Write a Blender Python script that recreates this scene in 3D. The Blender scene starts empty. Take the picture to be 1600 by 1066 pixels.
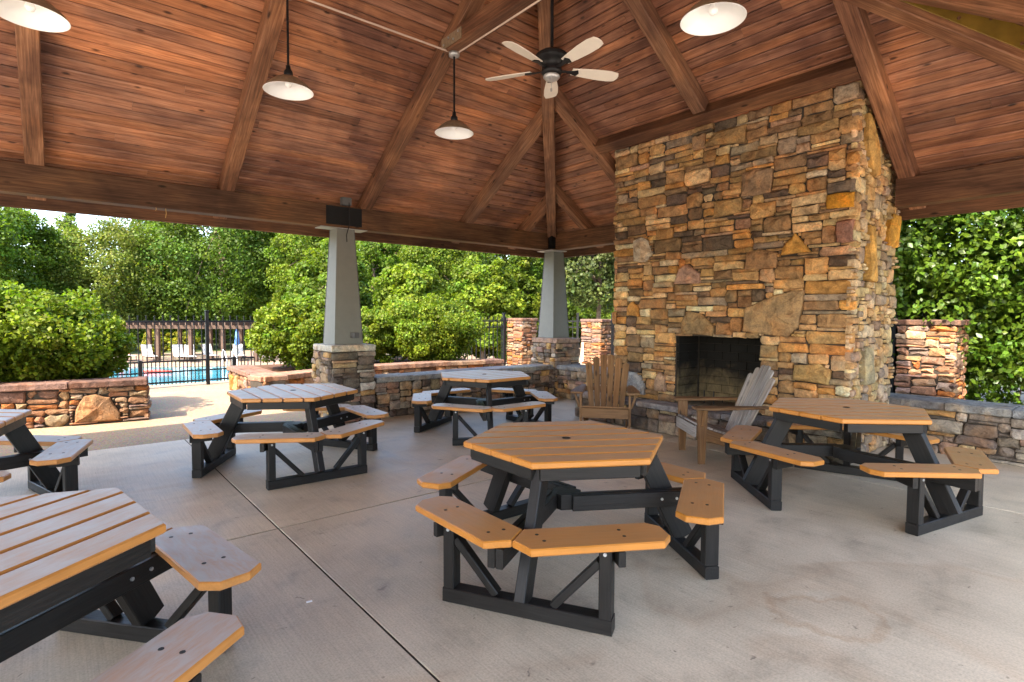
import bpy, math, random
import numpy as np
from mathutils import Vector, Matrix

# ------------------------------------------------------------------ camera, world, sun, exposure
SC = bpy.context.scene
COL = SC.collection
R_ = math.radians

cam_d = bpy.data.cameras.new("camera")
cam = bpy.data.objects.new("camera", cam_d)
COL.objects.link(cam)
SC.camera = cam
cam_d.sensor_width = 36.0
cam_d.lens = 864.15 / 1600.0 * 36.0
cam_d.clip_start = 0.05
cam_d.clip_end = 2000.0
_yaw, _pitch, _roll = R_(50.35), R_(2.575), R_(0.238)
_F = Vector((math.cos(_pitch) * math.cos(_yaw), math.cos(_pitch) * math.sin(_yaw), -math.sin(_pitch)))
_R = Vector((math.sin(_yaw), -math.cos(_yaw), 0.0))
_U = _R.cross(_F)
_R2 = _R * math.cos(_roll) + _U * math.sin(_roll)
_U2 = -_R * math.sin(_roll) + _U * math.cos(_roll)
_M = Matrix((_R2, _U2, -_F)).transposed().to_4x4()
_M.translation = Vector((0, 0, 1.5345))
cam.matrix_world = _M

SUN_DIR = Vector((-0.87, -0.175, 1.0)).normalized()          # towards the sun
world = bpy.data.worlds.new("World")
SC.world = world
world.use_nodes = True
wn = world.node_tree
wn.nodes.clear()
sky = wn.nodes.new("ShaderNodeTexSky")
sky.sky_type = 'NISHITA'
sky.sun_disc = False
sky.sun_elevation = math.asin(SUN_DIR.z)
sky.sun_rotation = math.atan2(SUN_DIR.x, SUN_DIR.y)
sky.air_density = 1.0
sky.dust_density = 2.0
sky.ozone_density = 0.2
bg = wn.nodes.new("ShaderNodeBackground")
bg.inputs[1].default_value = 0.15
wo = wn.nodes.new("ShaderNodeOutputWorld")
wn.links.new(sky.outputs[0], bg.inputs[0])
wn.links.new(bg.outputs[0], wo.inputs[0])

sun_d = bpy.data.lights.new("sun", 'SUN')
sun_d.energy = 2.5
sun_d.angle = R_(0.53)
sun_d.color = (1.0, 0.90, 0.76)
sun = bpy.data.objects.new("sun", sun_d)
COL.objects.link(sun)
sun.rotation_euler = (-SUN_DIR).to_track_quat('-Z', 'Y').to_euler()

SC.view_settings.view_transform = 'Standard'
SC.view_settings.look = 'None'
SC.view_settings.gamma = 1.0
SC.view_settings.use_curve_mapping = False
SC.view_settings.exposure = 2.85
SC.render.engine = 'CYCLES'
SC.cycles.max_bounces = 10
SC.cycles.diffuse_bounces = 6
SC.cycles.glossy_bounces = 3
SC.cycles.sample_clamp_indirect = 6.0
SC.cycles.use_denoising = True

rng = random.Random(7)
nrng = np.random.default_rng(11)

# ------------------------------------------------------------------ materials
def new_mat(name):
    m = bpy.data.materials.new(name)
    m.use_nodes = True
    nt = m.node_tree
    nt.nodes.clear()
    out = nt.nodes.new("ShaderNodeOutputMaterial")
    p = nt.nodes.new("ShaderNodeBsdfPrincipled")
    nt.links.new(p.outputs[0], out.inputs[0])
    return m, nt, p, out

def N(nt, typ, **kw):
    n = nt.nodes.new(typ)
    for k, v in kw.items():
        setattr(n, k, v)
    return n

def noise(nt, vec, scale, detail=4.0, rough=0.55, dist=0.0):
    n = N(nt, "ShaderNodeTexNoise")
    n.inputs['Scale'].default_value = scale
    n.inputs['Detail'].default_value = detail
    n.inputs['Roughness'].default_value = rough
    n.inputs['Distortion'].default_value = dist
    if vec is not None:
        nt.links.new(vec, n.inputs['Vector'])
    return n.outputs[0]

def ramp(nt, fac, stops, interp='LINEAR'):
    r = N(nt, "ShaderNodeValToRGB")
    r.color_ramp.interpolation = interp
    e = r.color_ramp.elements
    while len(e) < len(stops):
        e.new(0.5)
    for el, (pos, c) in zip(e, stops):
        el.position = pos
        el.color = (c, c, c, 1) if isinstance(c, (int, float)) else (*c, 1)
    nt.links.new(fac, r.inputs[0])
    return r.outputs[0]

def mix(nt, typ, fac, a, b):
    n = N(nt, "ShaderNodeMix", data_type='RGBA', blend_type=typ)
    for sock, v in ((n.inputs[0], fac), (n.inputs[6], a), (n.inputs[7], b)):
        if isinstance(v, (int, float)):
            sock.default_value = v
        elif isinstance(v, tuple):
            sock.default_value = (*v, 1)
        else:
            nt.links.new(v, sock)
    return n.outputs[2]

def attr(nt, name, out='Vector'):
    a = N(nt, "ShaderNodeAttribute")
    a.attribute_name = name
    return a.outputs[out]

def mapping(nt, vec, scale):
    mp = N(nt, "ShaderNodeMapping")
    mp.inputs['Scale'].default_value = scale
    nt.links.new(vec, mp.inputs['Vector'])
    return mp.outputs[0]

def bump(nt, p, h, strength, dist=0.01):
    b = N(nt, "ShaderNodeBump")
    b.inputs['Strength'].default_value = strength
    b.inputs['Distance'].default_value = dist
    nt.links.new(h, b.inputs['Height'])
    nt.links.new(b.outputs[0], p.inputs['Normal'])

def setp(p, rough=0.6, spec=0.4, metal=0.0):
    p.inputs['Roughness'].default_value = rough
    p.inputs['Specular IOR Level'].default_value = spec
    p.inputs['Metallic'].default_value = metal

def wood_mat(name, dark, mid, light, rough=0.55, knots=True, spec=0.3, grain=1.0, stain=0.0, kn=(2.6, 7.5)):
    m, nt, p, o = new_mat(name)
    gc = attr(nt, "gc")
    fine = noise(nt, mapping(nt, gc, (1.6, 38, 38)), 1.6 * grain, 5, 0.62, 0.6)
    blot = noise(nt, mapping(nt, gc, (0.9, 3.5, 3.5)), 1.6, 3, 0.55, 0.4)
    c = ramp(nt, fine, [(0.30, dark), (0.5, mid), (0.70, light)])
    c = mix(nt, 'MULTIPLY', 1.0, c, ramp(nt, blot, [(0.25, (0.55, 0.5, 0.5)), (0.5, (0.95, 0.95, 0.95)), (0.75, (1.25, 1.2, 1.1))]))
    if knots:
        v = N(nt, "ShaderNodeTexVoronoi")
        v.inputs['Scale'].default_value = 1.0
        nt.links.new(mapping(nt, gc, (kn[0], kn[1], kn[1])), v.inputs['Vector'])
        k = ramp(nt, v.outputs['Distance'], [(0.06, 1.0), (0.15, 0.0)])
        c = mix(nt, 'MIX', k, c, tuple(x * 0.35 for x in dark))
    c = mix(nt, 'MULTIPLY', 1.0, c, attr(nt, "tint", 'Color'))
    if stain:
        wp = N(nt, "ShaderNodeNewGeometry").outputs['Position']
        sn = noise(nt, wp, 0.75, 4, 0.6, 0.8)
        c = mix(nt, 'MULTIPLY', stain, c, ramp(nt, sn, [(0.35, (0.50, 0.45, 0.50)), (0.50, (0.97, 0.94, 0.92)), (0.64, (1.35, 1.20, 1.02))]))
    nt.links.new(c, p.inputs['Base Color'])
    setp(p, rough, spec)
    bump(nt, p, fine, 0.25, 0.004)
    return m

def stone_mat(name, rough=0.85):
    m, nt, p, o = new_mat(name)
    geo = N(nt, "ShaderNodeNewGeometry")
    pos = geo.outputs['Position']
    n1 = noise(nt, pos, 9, 6, 0.65, 0.5)
    n2 = noise(nt, pos, 55, 4, 0.6)
    n3 = noise(nt, pos, 4.2, 3, 0.5, 0.8)
    c = mix(nt, 'MULTIPLY', 1.0, attr(nt, "tint", 'Color'),
            ramp(nt, n1, [(0.28, (0.42, 0.38, 0.36)), (0.5, (0.98, 0.97, 0.95)), (0.70, (1.5, 1.42, 1.25))]))
    c = mix(nt, 'MULTIPLY', 0.8, c, ramp(nt, n2, [(0.3, 0.62), (0.55, 1.0), (0.8, 1.25)]))
    c = mix(nt, 'MULTIPLY', 0.7, c, ramp(nt, n3, [(0.35, (1.15, 0.92, 0.72)), (0.5, (1, 1, 1)), (0.66, (0.82, 0.86, 0.92))]))
    nt.links.new(c, p.inputs['Base Color'])
    setp(p, rough, 0.25)
    h = mix(nt, 'ADD', 0.45, n1, n2)
    bump(nt, p, h, 0.8, 0.03)
    return m

def plain_mat(name, col, rough=0.5, spec=0.5, metal=0.0, var=0.25, scale=14.0, bmp=0.0):
    m, nt, p, o = new_mat(name)
    geo = N(nt, "ShaderNodeNewGeometry")
    n = noise(nt, geo.outputs['Position'], scale, 5, 0.6)
    c = mix(nt, 'MULTIPLY', 1.0, col, ramp(nt, n, [(0.25, 1 - var), (0.5, 1.0), (0.75, 1 + var)]))
    nt.links.new(c, p.inputs['Base Color'])
    setp(p, rough, spec, metal)
    if bmp:
        bump(nt, p, n, bmp, 0.004)
    return m

def plastic_lumber(name, col, rough=0.42, spec=0.5, bmp=0.25, var=0.12, sheen=0.0):
    m, nt, p, o = new_mat(name)
    gc = attr(nt, "gc")
    g = noise(nt, mapping(nt, gc, (3.0, 60, 60)), 1.5, 4, 0.6, 0.4)
    b = noise(nt, gc, 6.0, 4, 0.6)
    c = mix(nt, 'MULTIPLY', 1.0, col, ramp(nt, g, [(0.25, 1 - var), (0.5, 1.0), (0.78, 1 + var)]))
    c = mix(nt, 'MULTIPLY', 1.0, c, ramp(nt, b, [(0.3, 0.86), (0.5, 1.0), (0.7, 1.08)]))
    nt.links.new(c, p.inputs['Base Color'])
    rr = ramp(nt, b, [(0.3, rough - 0.07), (0.7, rough + 0.1)])
    nt.links.new(rr, p.inputs['Roughness'])
    p.inputs['Specular IOR Level'].default_value = spec
    p.inputs['Sheen Weight'].default_value = sheen
    p.inputs['Sheen Roughness'].default_value = 0.35
    bump(nt, p, g, bmp, 0.003)
    return m

def tint_tops(mat, col, amount):  # mixes upward faces towards col, broken up by grain noise
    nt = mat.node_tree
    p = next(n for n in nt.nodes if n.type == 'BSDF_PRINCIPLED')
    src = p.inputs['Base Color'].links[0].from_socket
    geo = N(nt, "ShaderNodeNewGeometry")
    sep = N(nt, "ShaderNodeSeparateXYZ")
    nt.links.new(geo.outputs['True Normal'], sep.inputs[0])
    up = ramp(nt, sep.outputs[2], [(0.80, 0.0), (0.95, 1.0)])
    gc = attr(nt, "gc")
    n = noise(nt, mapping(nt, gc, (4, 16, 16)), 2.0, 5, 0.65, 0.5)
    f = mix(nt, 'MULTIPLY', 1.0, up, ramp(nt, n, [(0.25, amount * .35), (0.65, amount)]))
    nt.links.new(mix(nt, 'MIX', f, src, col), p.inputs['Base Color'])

def leaf_mat(name, col, rough=0.42, spec=0.4, trans=0.3):
    m, nt, p, o = new_mat(name)
    c = mix(nt, 'MULTIPLY', 1.0, col, attr(nt, "tint", 'Color'))
    nt.links.new(c, p.inputs['Base Color'])
    setp(p, rough, spec)
    t = N(nt, "ShaderNodeBsdfTranslucent")
    nt.links.new(mix(nt, 'MULTIPLY', 1.0, c, (1.5, 1.7, 0.55)), t.inputs[0])
    ms = N(nt, "ShaderNodeMixShader")
    ms.inputs[0].default_value = trans
    nt.links.new(p.outputs[0], ms.inputs[1])
    nt.links.new(t.outputs[0], ms.inputs[2])
    nt.links.new(ms.outputs[0], o.inputs[0])
    return m

MAT = {}
MAT['board'] = wood_mat("ceiling_pine", (0.165, 0.068, 0.036), (0.315, 0.142, 0.079), (0.43, 0.220, 0.130), 0.45, True, 0.35, 1.0, 0.9, (3.2, 9.0))
MAT['timber'] = wood_mat("timber_stain", (0.100, 0.048, 0.026), (0.195, 0.096, 0.052), (0.31, 0.165, 0.095), 0.6, True, 0.25, 1.0, 0.8)
MAT['chair'] = wood_mat("chair_cedar", (0.10, 0.048, 0.018), (0.175, 0.090, 0.036), (0.25, 0.14, 0.065), 0.6, True, 0.3)
MAT['chair_grey'] = wood_mat("chair_weathered", (0.17, 0.145, 0.125), (0.27, 0.24, 0.22), (0.36, 0.335, 0.31), 0.6, True, 0.3)
MAT['stone'] = stone_mat("fieldstone")
MAT['mortar'] = plain_mat("joint_mortar", (0.055, 0.045, 0.036), 0.95, 0.1, 0, 0.3, 20)
MAT['tan'] = plastic_lumber("tan_recycled_lumber", (0.43, 0.165, 0.020), 0.40, 0.6, 0.3, 0.14, 0.10)
MAT['tan_pale'] = plastic_lumber("tan_lumber_pale_top", (0.46, 0.190, 0.040), 0.40, 0.6, 0.3, 0.14, 0.15)
tint_tops(MAT['tan'], (0.34, 0.165, 0.045), 0.5)
tint_tops(MAT['tan_pale'], (0.43, 0.395, 0.36), 0.95)  # paler and greyer on upward faces
MAT['black'] = plastic_lumber("black_recycled_lumber", (0.011, 0.0098, 0.009), 0.45, 0.28, 0.5, 0.55)
MAT['black_metal'] = plain_mat("black_metal", (0.009, 0.009, 0.010), 0.45, 0.25, 0.0, 0.2)
MAT['steel'] = plain_mat("grey_steel", (0.45, 0.45, 0.45), 0.4, 0.5, 0.6, 0.15)
MAT['brass'] = plain_mat("ochre_plate", (0.20, 0.125, 0.02), 0.45, 0.4, 0.2, 0.25, 6)
MAT['white'] = plain_mat("white_enamel", (0.87, 0.87, 0.86), 0.3, 0.5, 0, 0.03)
MAT['shade'] = plain_mat("galvanised_shade", (0.26, 0.19, 0.12), 0.5, 0.4, 0.3, 0.35, 25)
MAT['blade'] = plain_mat("fan_blade_ivory", (0.70, 0.63, 0.54), 0.45, 0.4, 0, 0.06, 8)
MAT['column'] = plain_mat("column_paint", (0.20, 0.20, 0.175), 0.6, 0.35, 0, 0.06, 10)
MAT['trim'] = plain_mat("column_trim_dark", (0.10, 0.10, 0.10), 0.6, 0.3, 0, 0.1)
MAT['conduit'] = plain_mat("painted_conduit", (0.55, 0.42, 0.34), 0.45, 0.4, 0, 0.15)
MAT['roofing'] = plain_mat("roof_shingle", (0.10, 0.085, 0.075), 0.9, 0.1, 0, 0.3, 30)
MAT['soil'] = plain_mat("mulch", (0.085, 0.043, 0.025), 0.95, 0.1, 0, 0.5, 30, 0.6)
MAT['bark'] = plain_mat("bark", (0.13, 0.095, 0.070), 0.9, 0.1, 0, 0.45, 8, 0.6)
MAT['twig'] = plain_mat("twig", (0.10, 0.07, 0.045), 0.9, 0.1, 0, 0.3, 8)
MAT['pergola'] = plain_mat("pergola_wood", (0.085, 0.052, 0.036), 0.7, 0.2, 0, 0.2, 6)
MAT['sling'] = plain_mat("white_sling", (0.5, 0.48, 0.45), 0.6, 0.3, 0, 0.05)
MAT['towel'] = plain_mat("red_towel", (0.55, 0.10, 0.10), 0.8, 0.1, 0, 0.15)
MAT['blue'] = plain_mat("blue_canvas", (0.12, 0.25, 0.55), 0.7, 0.2, 0, 0.1)
MAT['navy'] = plain_mat("navy_print", (0.012, 0.04, 0.09), 0.5, 0.4, 0, 0.05)
MAT['red'] = plain_mat("red_foam", (0.65, 0.06, 0.04), 0.6, 0.3, 0, 0.05)
MAT['plate'] = plain_mat("cream_tag", (0.55, 0.46, 0.22), 0.5, 0.4, 0, 0.05)
MAT['cord'] = plain_mat("jute_cord", (0.50, 0.32, 0.12), 0.8, 0.1, 0, 0.1)

def concrete_mat():
    m, nt, p, o = new_mat("broom_concrete")
    pos = N(nt, "ShaderNodeNewGeometry").outputs['Position']
    big = noise(nt, pos, 0.55, 5, 0.6, 0.6)
    med = noise(nt, pos, 3.0, 6, 0.65, 0.3)
    fine = noise(nt, pos, 90, 3, 0.6)
    broom = noise(nt, mapping(nt, pos, (110, 2.0, 1)), 1.0, 3, 0.6)
    c = mix(nt, 'MULTIPLY', 1.0, (0.535, 0.455, 0.335), ramp(nt, big, [(0.28, (0.72, 0.70, 0.68)), (0.5, (0.97, 0.96, 0.95)), (0.72, (1.12, 1.11, 1.10))]))
    c = mix(nt, 'MULTIPLY', 1.0, c, ramp(nt, med, [(0.28, 0.70), (0.45, 0.97), (0.72, 1.12)]))
    c = mix(nt, 'MULTIPLY', 0.9, c, ramp(nt, fine, [(0.3, 0.80), (0.6, 1.08)]))
    c = mix(nt, 'MULTIPLY', 0.6, c, ramp(nt, broom, [(0.3, 0.80), (0.6, 1.08)]))
    # dark drips and specks
    v = N(nt, "ShaderNodeTexVoronoi")
    v.inputs['Scale'].default_value = 4.5
    wob = N(nt, "ShaderNodeVectorMath", operation='MULTIPLY_ADD')
    wn2 = N(nt, "ShaderNodeTexNoise"); wn2.inputs['Scale'].default_value = 14.0
    nt.links.new(pos, wn2.inputs['Vector'])
    nt.links.new(wn2.outputs[1], wob.inputs[0])
    wob.inputs[1].default_value = (.14, .14, 0)
    nt.links.new(pos, wob.inputs[2])
    nt.links.new(mapping(nt, wob.outputs[0], (1, 1.3, 1)), v.inputs['Vector'])
    spk = ramp(nt, v.outputs['Distance'], [(0.02, 0.6), (0.11, 0.0)])
    sel = ramp(nt, v.outputs['Color'], [(0.42, 0.0), (0.52, 1.0)])
    spk = mix(nt, 'MULTIPLY', 1.0, spk, sel)
    c = mix(nt, 'MIX', spk, c, (0.10, 0.075, 0.055))
    v3 = N(nt, "ShaderNodeTexVoronoi")
    v3.inputs['Scale'].default_value = 11.0
    nt.links.new(wob.outputs[0], v3.inputs['Vector'])
    s3 = mix(nt, 'MULTIPLY', 1.0, ramp(nt, v3.outputs['Distance'], [(0.03, 0.75), (0.10, 0.0)]), ramp(nt, v3.outputs['Color'], [(0.52, 0.0), (0.58, 1.0)]))
    c = mix(nt, 'MIX', s3, c, (0.09, 0.07, 0.055))
    # one old ring-shaped spill on the right
    ds = N(nt, "ShaderNodeVectorMath", operation='DISTANCE')
    nt.links.new(wob.outputs[0], ds.inputs[0])
    ds.inputs[1].default_value = (3.15, 1.18, 0)
    rg = N(nt, "ShaderNodeMath", operation='MULTIPLY_ADD')
    nt.links.new(noise(nt, pos, 2.6, 4, 0.6), rg.inputs[0])
    rg.inputs[1].default_value = 0.55
    nt.links.new(ds.outputs['Value'], rg.inputs[2])
    c = mix(nt, 'MULTIPLY', ramp(nt, rg.outputs[0], [(0.0, 0.08), (0.44, 0.10), (0.50, 0.45), (0.56, 0.0)]), c, (0.74, 0.56, 0.42))
    # tea coloured spill stains
    st = noise(nt, mapping(nt, pos, (0.8, 0.8, 1)), 0.55, 3, 0.5, 0.9)
    sf = ramp(nt, st, [(0.50, 0.0), (0.525, 0.22), (0.55, 0.08), (0.66, 0.0)])
    c = mix(nt, 'MULTIPLY', sf, c, (0.72, 0.52, 0.38))
    nt.links.new(c, p.inputs['Base Color'])
    nt.links.new(ramp(nt, med, [(0.3, 0.42), (0.7, 0.62)]), p.inputs['Roughness'])
    p.inputs['Specular IOR Level'].default_value = 0.45
    bump(nt, p, mix(nt, 'ADD', 0.5, fine, broom), 0.12, 0.003)
    return m
MAT['concrete'] = concrete_mat()

def aggregate_mat(name, col, sc=70):
    m, nt, p, o = new_mat(name)
    pos = N(nt, "ShaderNodeNewGeometry").outputs['Position']
    v = N(nt, "ShaderNodeTexVoronoi")
    v.inputs['Scale'].default_value = sc
    nt.links.new(pos, v.inputs['Vector'])
    big = noise(nt, pos, 0.8, 5, 0.6)
    c = mix(nt, 'MULTIPLY', 0.55, col, v.outputs['Color'])
    c = mix(nt, 'MULTIPLY', 1.0, c, ramp(nt, big, [(0.3, 0.85), (0.7, 1.12)]))
    nt.links.new(c, p.inputs['Base Color'])
    setp(p, 0.8, 0.25)
    bump(nt, p, v.outputs['Distance'], 0.3, 0.004)
    return m
MAT['aggregate'] = aggregate_mat("exposed_aggregate", (0.36, 0.262, 0.165))
MAT['deck'] = aggregate_mat("pool_deck_stone", (0.30, 0.225, 0.16), 12)
MAT['ground'] = plain_mat("grass_ground", (0.065, 0.085, 0.03), 0.95, 0.1, 0, 0.4, 1.5, 0.4)

def water_mat():
    m, nt, p, o = new_mat("pool_water")
    pos = N(nt, "ShaderNodeNewGeometry").outputs['Position']
    w = noise(nt, mapping(nt, pos, (0.8, 2.2, 1)), 1.4, 3, 0.6, 0.6)
    c = ramp(nt, w, [(0.3, (0.015, 0.14, 0.21)), (0.5, (0.035, 0.21, 0.28)), (0.68, (0.12, 0.32, 0.36))])
    nt.links.new(c, p.inputs['Base Color'])
    setp(p, 0.12, 0.5)
    bump(nt, p, w, 0.15, 0.05)
    return m
MAT['water'] = water_mat()

def firebrick_mat():
    m, nt, p, o = new_mat("sooty_firebrick")
    geo = N(nt, "ShaderNodeNewGeometry")
    pos = geo.outputs['Position']
    sep = N(nt, "ShaderNodeSeparateXYZ")
    nt.links.new(pos, sep.inputs[0])
    n = noise(nt, pos, 3.2, 5, 0.6, 0.8)
    ad = N(nt, "ShaderNodeMath", operation='MULTIPLY_ADD')
    ad.inputs[1].default_value = 0.9
    nt.links.new(n, ad.inputs[0])
    nt.links.new(sep.outputs[2], ad.inputs[2])
    soot = ramp(nt, ad.outputs[0], [(0.95, 0.0), (1.0, 1.0)])
    mr = N(nt, "ShaderNodeMapRange")
    mr.inputs[1].default_value, mr.inputs[2].default_value = 0.72, 1.30
    nt.links.new(ad.outputs[0], mr.inputs[0])
    c = mix(nt, 'MULTIPLY', 1.0, attr(nt, "tint", 'Color'), ramp(nt, noise(nt, pos, 18, 4), [(0.3, 0.7), (0.7, 1.2)]))
    c = mix(nt, 'MIX', mr.outputs[0], c, (0.012, 0.011, 0.010))
    nt.links.new(c, p.inputs['Base Color'])
    setp(p, 0.9, 0.15)
    return m
MAT['firebrick'] = firebrick_mat()

# ------------------------------------------------------------------ mesh helpers
class MB:
    def __init__(self):
        self.v, self.f, self.g, self.t = [], [], [], []
    def add(self, verts, faces, gc=None, tint=(1, 1, 1)):
        b = len(self.v)
        self.v += [tuple(x) for x in verts]
        self.f += [tuple(b + i for i in f) for f in faces]
        self.g += [tuple(x) for x in (gc if gc is not None else verts)]
        self.t += [(*tint, 1.0)] * len(verts)
        return self
    def mesh(self, name, mat, smooth=False):
        me = bpy.data.meshes.new(name)
        me.from_pydata(self.v, [], self.f)
        a = me.attributes.new("gc", 'FLOAT_VECTOR', 'POINT')
        a.data.foreach_set("vector", np.array(self.g, 'f').ravel())
        a = me.attributes.new("tint", 'FLOAT_COLOR', 'POINT')
        a.data.foreach_set("color", np.array(self.t, 'f').ravel())
        me.materials.append(mat)
        if smooth:
            me.polygons.foreach_set("use_smooth", [True] * len(me.polygons))
        me.update()
        return me
    def build(self, name, mat, parent=None, smooth=False):
        o = bpy.data.objects.new(name, self.mesh(name, mat, smooth))
        COL.objects.link(o)
        if parent is not None:
            o.parent = parent
        return o

def link_mesh(name, me, parent=None):
    o = bpy.data.objects.new(name, me)
    COL.objects.link(o)
    if parent is not None:
        o.parent = parent
    return o

def tag(o, label=None, cat=None, group=None, kind=None):
    if label: o['label'] = label
    if cat: o['category'] = cat
    if group: o['group'] = group
    if kind: o['kind'] = kind
    return o

def thing(name, label, cat, loc=(0, 0, 0), rz=0.0, group=None):
    o = bpy.data.objects.new(name, None)
    o.empty_display_size = 0.1
    COL.objects.link(o)
    o.location = loc
    o.rotation_euler = (0, 0, rz)
    return tag(o, label, cat, group)

def copy_tree(o, parent=None):
    c = o.copy()
    COL.objects.link(c)
    if parent is not None:
        c.parent = parent
    for ch in list(o.children):
        copy_tree(ch, c)
    return c

def roff():
    return (rng.uniform(0, 90), rng.uniform(0, 90), rng.uniform(0, 90))

def tintv(lo=0.8, hi=1.15, warm=0.05):
    b = rng.uniform(lo, hi)
    w = rng.uniform(-warm, warm)
    return (b * (1 + w), b, b * (1 - w))

def prism(mb, p0, p1, w, h, up=(0, 0, 1), ch=0.006, tint=(1, 1, 1)):
    """squared timber from p0 to p1 (centre line), w across, h along up, chamfered edges"""
    p0, p1 = Vector(p0), Vector(p1)
    d = p1 - p0
    L = d.length
    d.normalize()
    up = Vector(up)
    s = d.cross(up).normalized()
    u = s.cross(d).normalized()
    a, b, c = w / 2, h / 2, min(ch, w * .3, h * .3)
    prof = [(-a + c, -b), (a - c, -b), (a, -b + c), (a, b - c), (a - c, b), (-a + c, b), (-a, b - c), (-a, -b + c)]
    off = roff()
    vs, gc = [], []
    for e, P in ((0, p0), (L, p1)):
        for x, y in prof:
            vs.append(P + s * x + u * y)
            gc.append((e + off[0], x + off[1], y + off[2]))
    fs = [(i, (i + 1) % 8, 8 + (i + 1) % 8, 8 + i) for i in range(8)]
    fs += [tuple(range(7, -1, -1)), tuple(range(8, 16))]
    return mb.add(vs, fs, gc, tint)

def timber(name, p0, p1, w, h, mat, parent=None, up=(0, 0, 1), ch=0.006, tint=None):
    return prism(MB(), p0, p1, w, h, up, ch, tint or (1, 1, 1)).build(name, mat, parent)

def inset(poly, d):
    n = len(poly)
    out = []
    for i in range(n):
        p, q, r = Vector(poly[i - 1]), Vector(poly[i]), Vector(poly[(i + 1) % n])
        e1, e2 = (q - p).normalized(), (r - q).normalized()
        n1, n2 = Vector((-e1.y, e1.x)), Vector((-e2.y, e2.x))
        bis = n1 + n2
        if bis.length < 1e-6:
            out.append(q + n1 * d)
            continue
        bis.normalize()
        out.append(q + bis * (d / max(0.35, bis.dot(n1))))
    return [(v.x, v.y) for v in out]

def slab(mb, poly, z0, z1, ch=0.006, tint=(1, 1, 1), gdir=(1, 0), M=None):
    """CCW polygon extruded from z0 to z1 with chamfered top and bottom rims"""
    off = roff()
    n = len(poly)
    ins = inset(poly, ch)
    rings = [(ins, z0), (poly, z0 + ch), (poly, z1 - ch), (ins, z1)]
    vs, gc = [], []
    gx = Vector(gdir).normalized()
    gy = Vector((-gx.y, gx.x))
    for pl, z in rings:
        for x, y in pl:
            v = Vector((x, y, z))
            vs.append(M @ v if M is not None else v)
            q = Vector((x, y))
            gc.append((q.dot(gx) + off[0], q.dot(gy) + off[1], z + off[2]))
    fs = []
    for k in range(3):
        for i in range(n):
            j = (i + 1) % n
            fs.append((k * n + i, k * n + j, (k + 1) * n + j, (k + 1) * n + i))
    fs.append(tuple(range(n - 1, -1, -1)))
    fs.append(tuple(range(3 * n, 4 * n)))
    return mb.add(vs, fs, gc, tint)

def box(mb, lo, hi, ch=0.004, tint=(1, 1, 1)):
    return slab(mb, [(lo[0], lo[1]), (hi[0], lo[1]), (hi[0], hi[1]), (lo[0], hi[1])], lo[2], hi[2], ch, tint)

def tube(mb, pts, r, n=8, tint=(1, 1, 1), radii=None):
    pts = [Vector(p) for p in pts]
    vs, fs = [], []
    for i, p in enumerate(pts):
        d = (pts[min(i + 1, len(pts) - 1)] - pts[max(i - 1, 0)]).normalized()
        a = d.orthogonal().normalized() if abs(d.z) > .9 else d.cross(Vector((0, 0, 1))).normalized()
        b = d.cross(a)
        rr = radii[i] if radii else r
        for k in range(n):
            t = 2 * math.pi * k / n
            vs.append(p + (a * math.cos(t) + b * math.sin(t)) * rr)
    for i in range(len(pts) - 1):
        for k in range(n):
            j = (k + 1) % n
            fs.append((i * n + k, i * n + j, (i + 1) * n + j, (i + 1) * n + k))
    fs.append(tuple(range(n - 1, -1, -1)))
    fs.append(tuple(range((len(pts) - 1) * n, len(pts) * n)))
    return mb.add(vs, fs, None, tint)

def lathe(mb, prof, n=28, centre=(0, 0), tint=(1, 1, 1)):
    vs, fs = [], []
    for r, z in prof:
        for k in range(n):
            t = 2 * math.pi * k / n
            vs.append((centre[0] + r * math.cos(t), centre[1] + r * math.sin(t), z))
    for i in range(len(prof) - 1):
        for k in range(n):
            j = (k + 1) % n
            fs.append((i * n + k, i * n + j, (i + 1) * n + j, (i + 1) * n + k))
    return mb.add(vs, fs, None, tint)

# ------------------------------------------------------------------ stonework
PAL_GOLD = [((0.34, 0.205, 0.095), 5), ((0.25, 0.150, 0.075), 5), ((0.185, 0.118, 0.068), 4), ((0.42, 0.30, 0.175), 4),
            ((0.37, 0.19, 0.068), 1.5), ((0.105, 0.076, 0.058), 2), ((0.24, 0.19, 0.14), 1.8), ((0.30, 0.185, 0.125), .8), ((0.48, 0.38, 0.27), 1.2)]
PAL_GREY = [((0.24, 0.205, 0.175), 4), ((0.155, 0.125, 0.105), 5), ((0.095, 0.080, 0.070), 3), ((0.30, 0.225, 0.145), 4),
            ((0.27, 0.180, 0.140), 2), ((0.36, 0.33, 0.30), 2), ((0.36, 0.235, 0.105), 2)]
PAL_RED = [((0.24, 0.130, 0.070), 5), ((0.19, 0.098, 0.058), 5), ((0.27, 0.175, 0.105), 4), ((0.26, 0.095, 0.028), 2.5),
           ((0.13, 0.075, 0.052), 2.5), ((0.20, 0.135, 0.11), 2), ((0.30, 0.22, 0.15), 2)]

PAL_GOLD = [(tuple(min(.62, ch * k) for ch, k in zip(c, (1.35, 1.32, 1.22))), w) for c, w in PAL_GOLD]
PAL_GREY = [(tuple(min(.62, ch * k) for ch, k in zip(c, (1.2, 1.16, 1.08))), w) for c, w in PAL_GREY]

def pick(pal):
    s = sum(w for _, w in pal)
    x = rng.uniform(0, s)
    for c, w in pal:
        x -= w
        if x <= 0:
            break
    b = rng.uniform(0.8, 1.3)
    return tuple(min(0.7, ch * b * rng.uniform(0.95, 1.05)) for ch in c)

def in_poly(p, poly):
    x, y = p
    c = False
    n = len(poly)
    for i in range(n):
        x0, y0 = poly[i]
        x1, y1 = poly[i - 1]
        if (y0 > y) != (y1 > y) and x < (x1 - x0) * (y - y0) / (y1 - y0) + x0:
            c = not c
    return c

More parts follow.
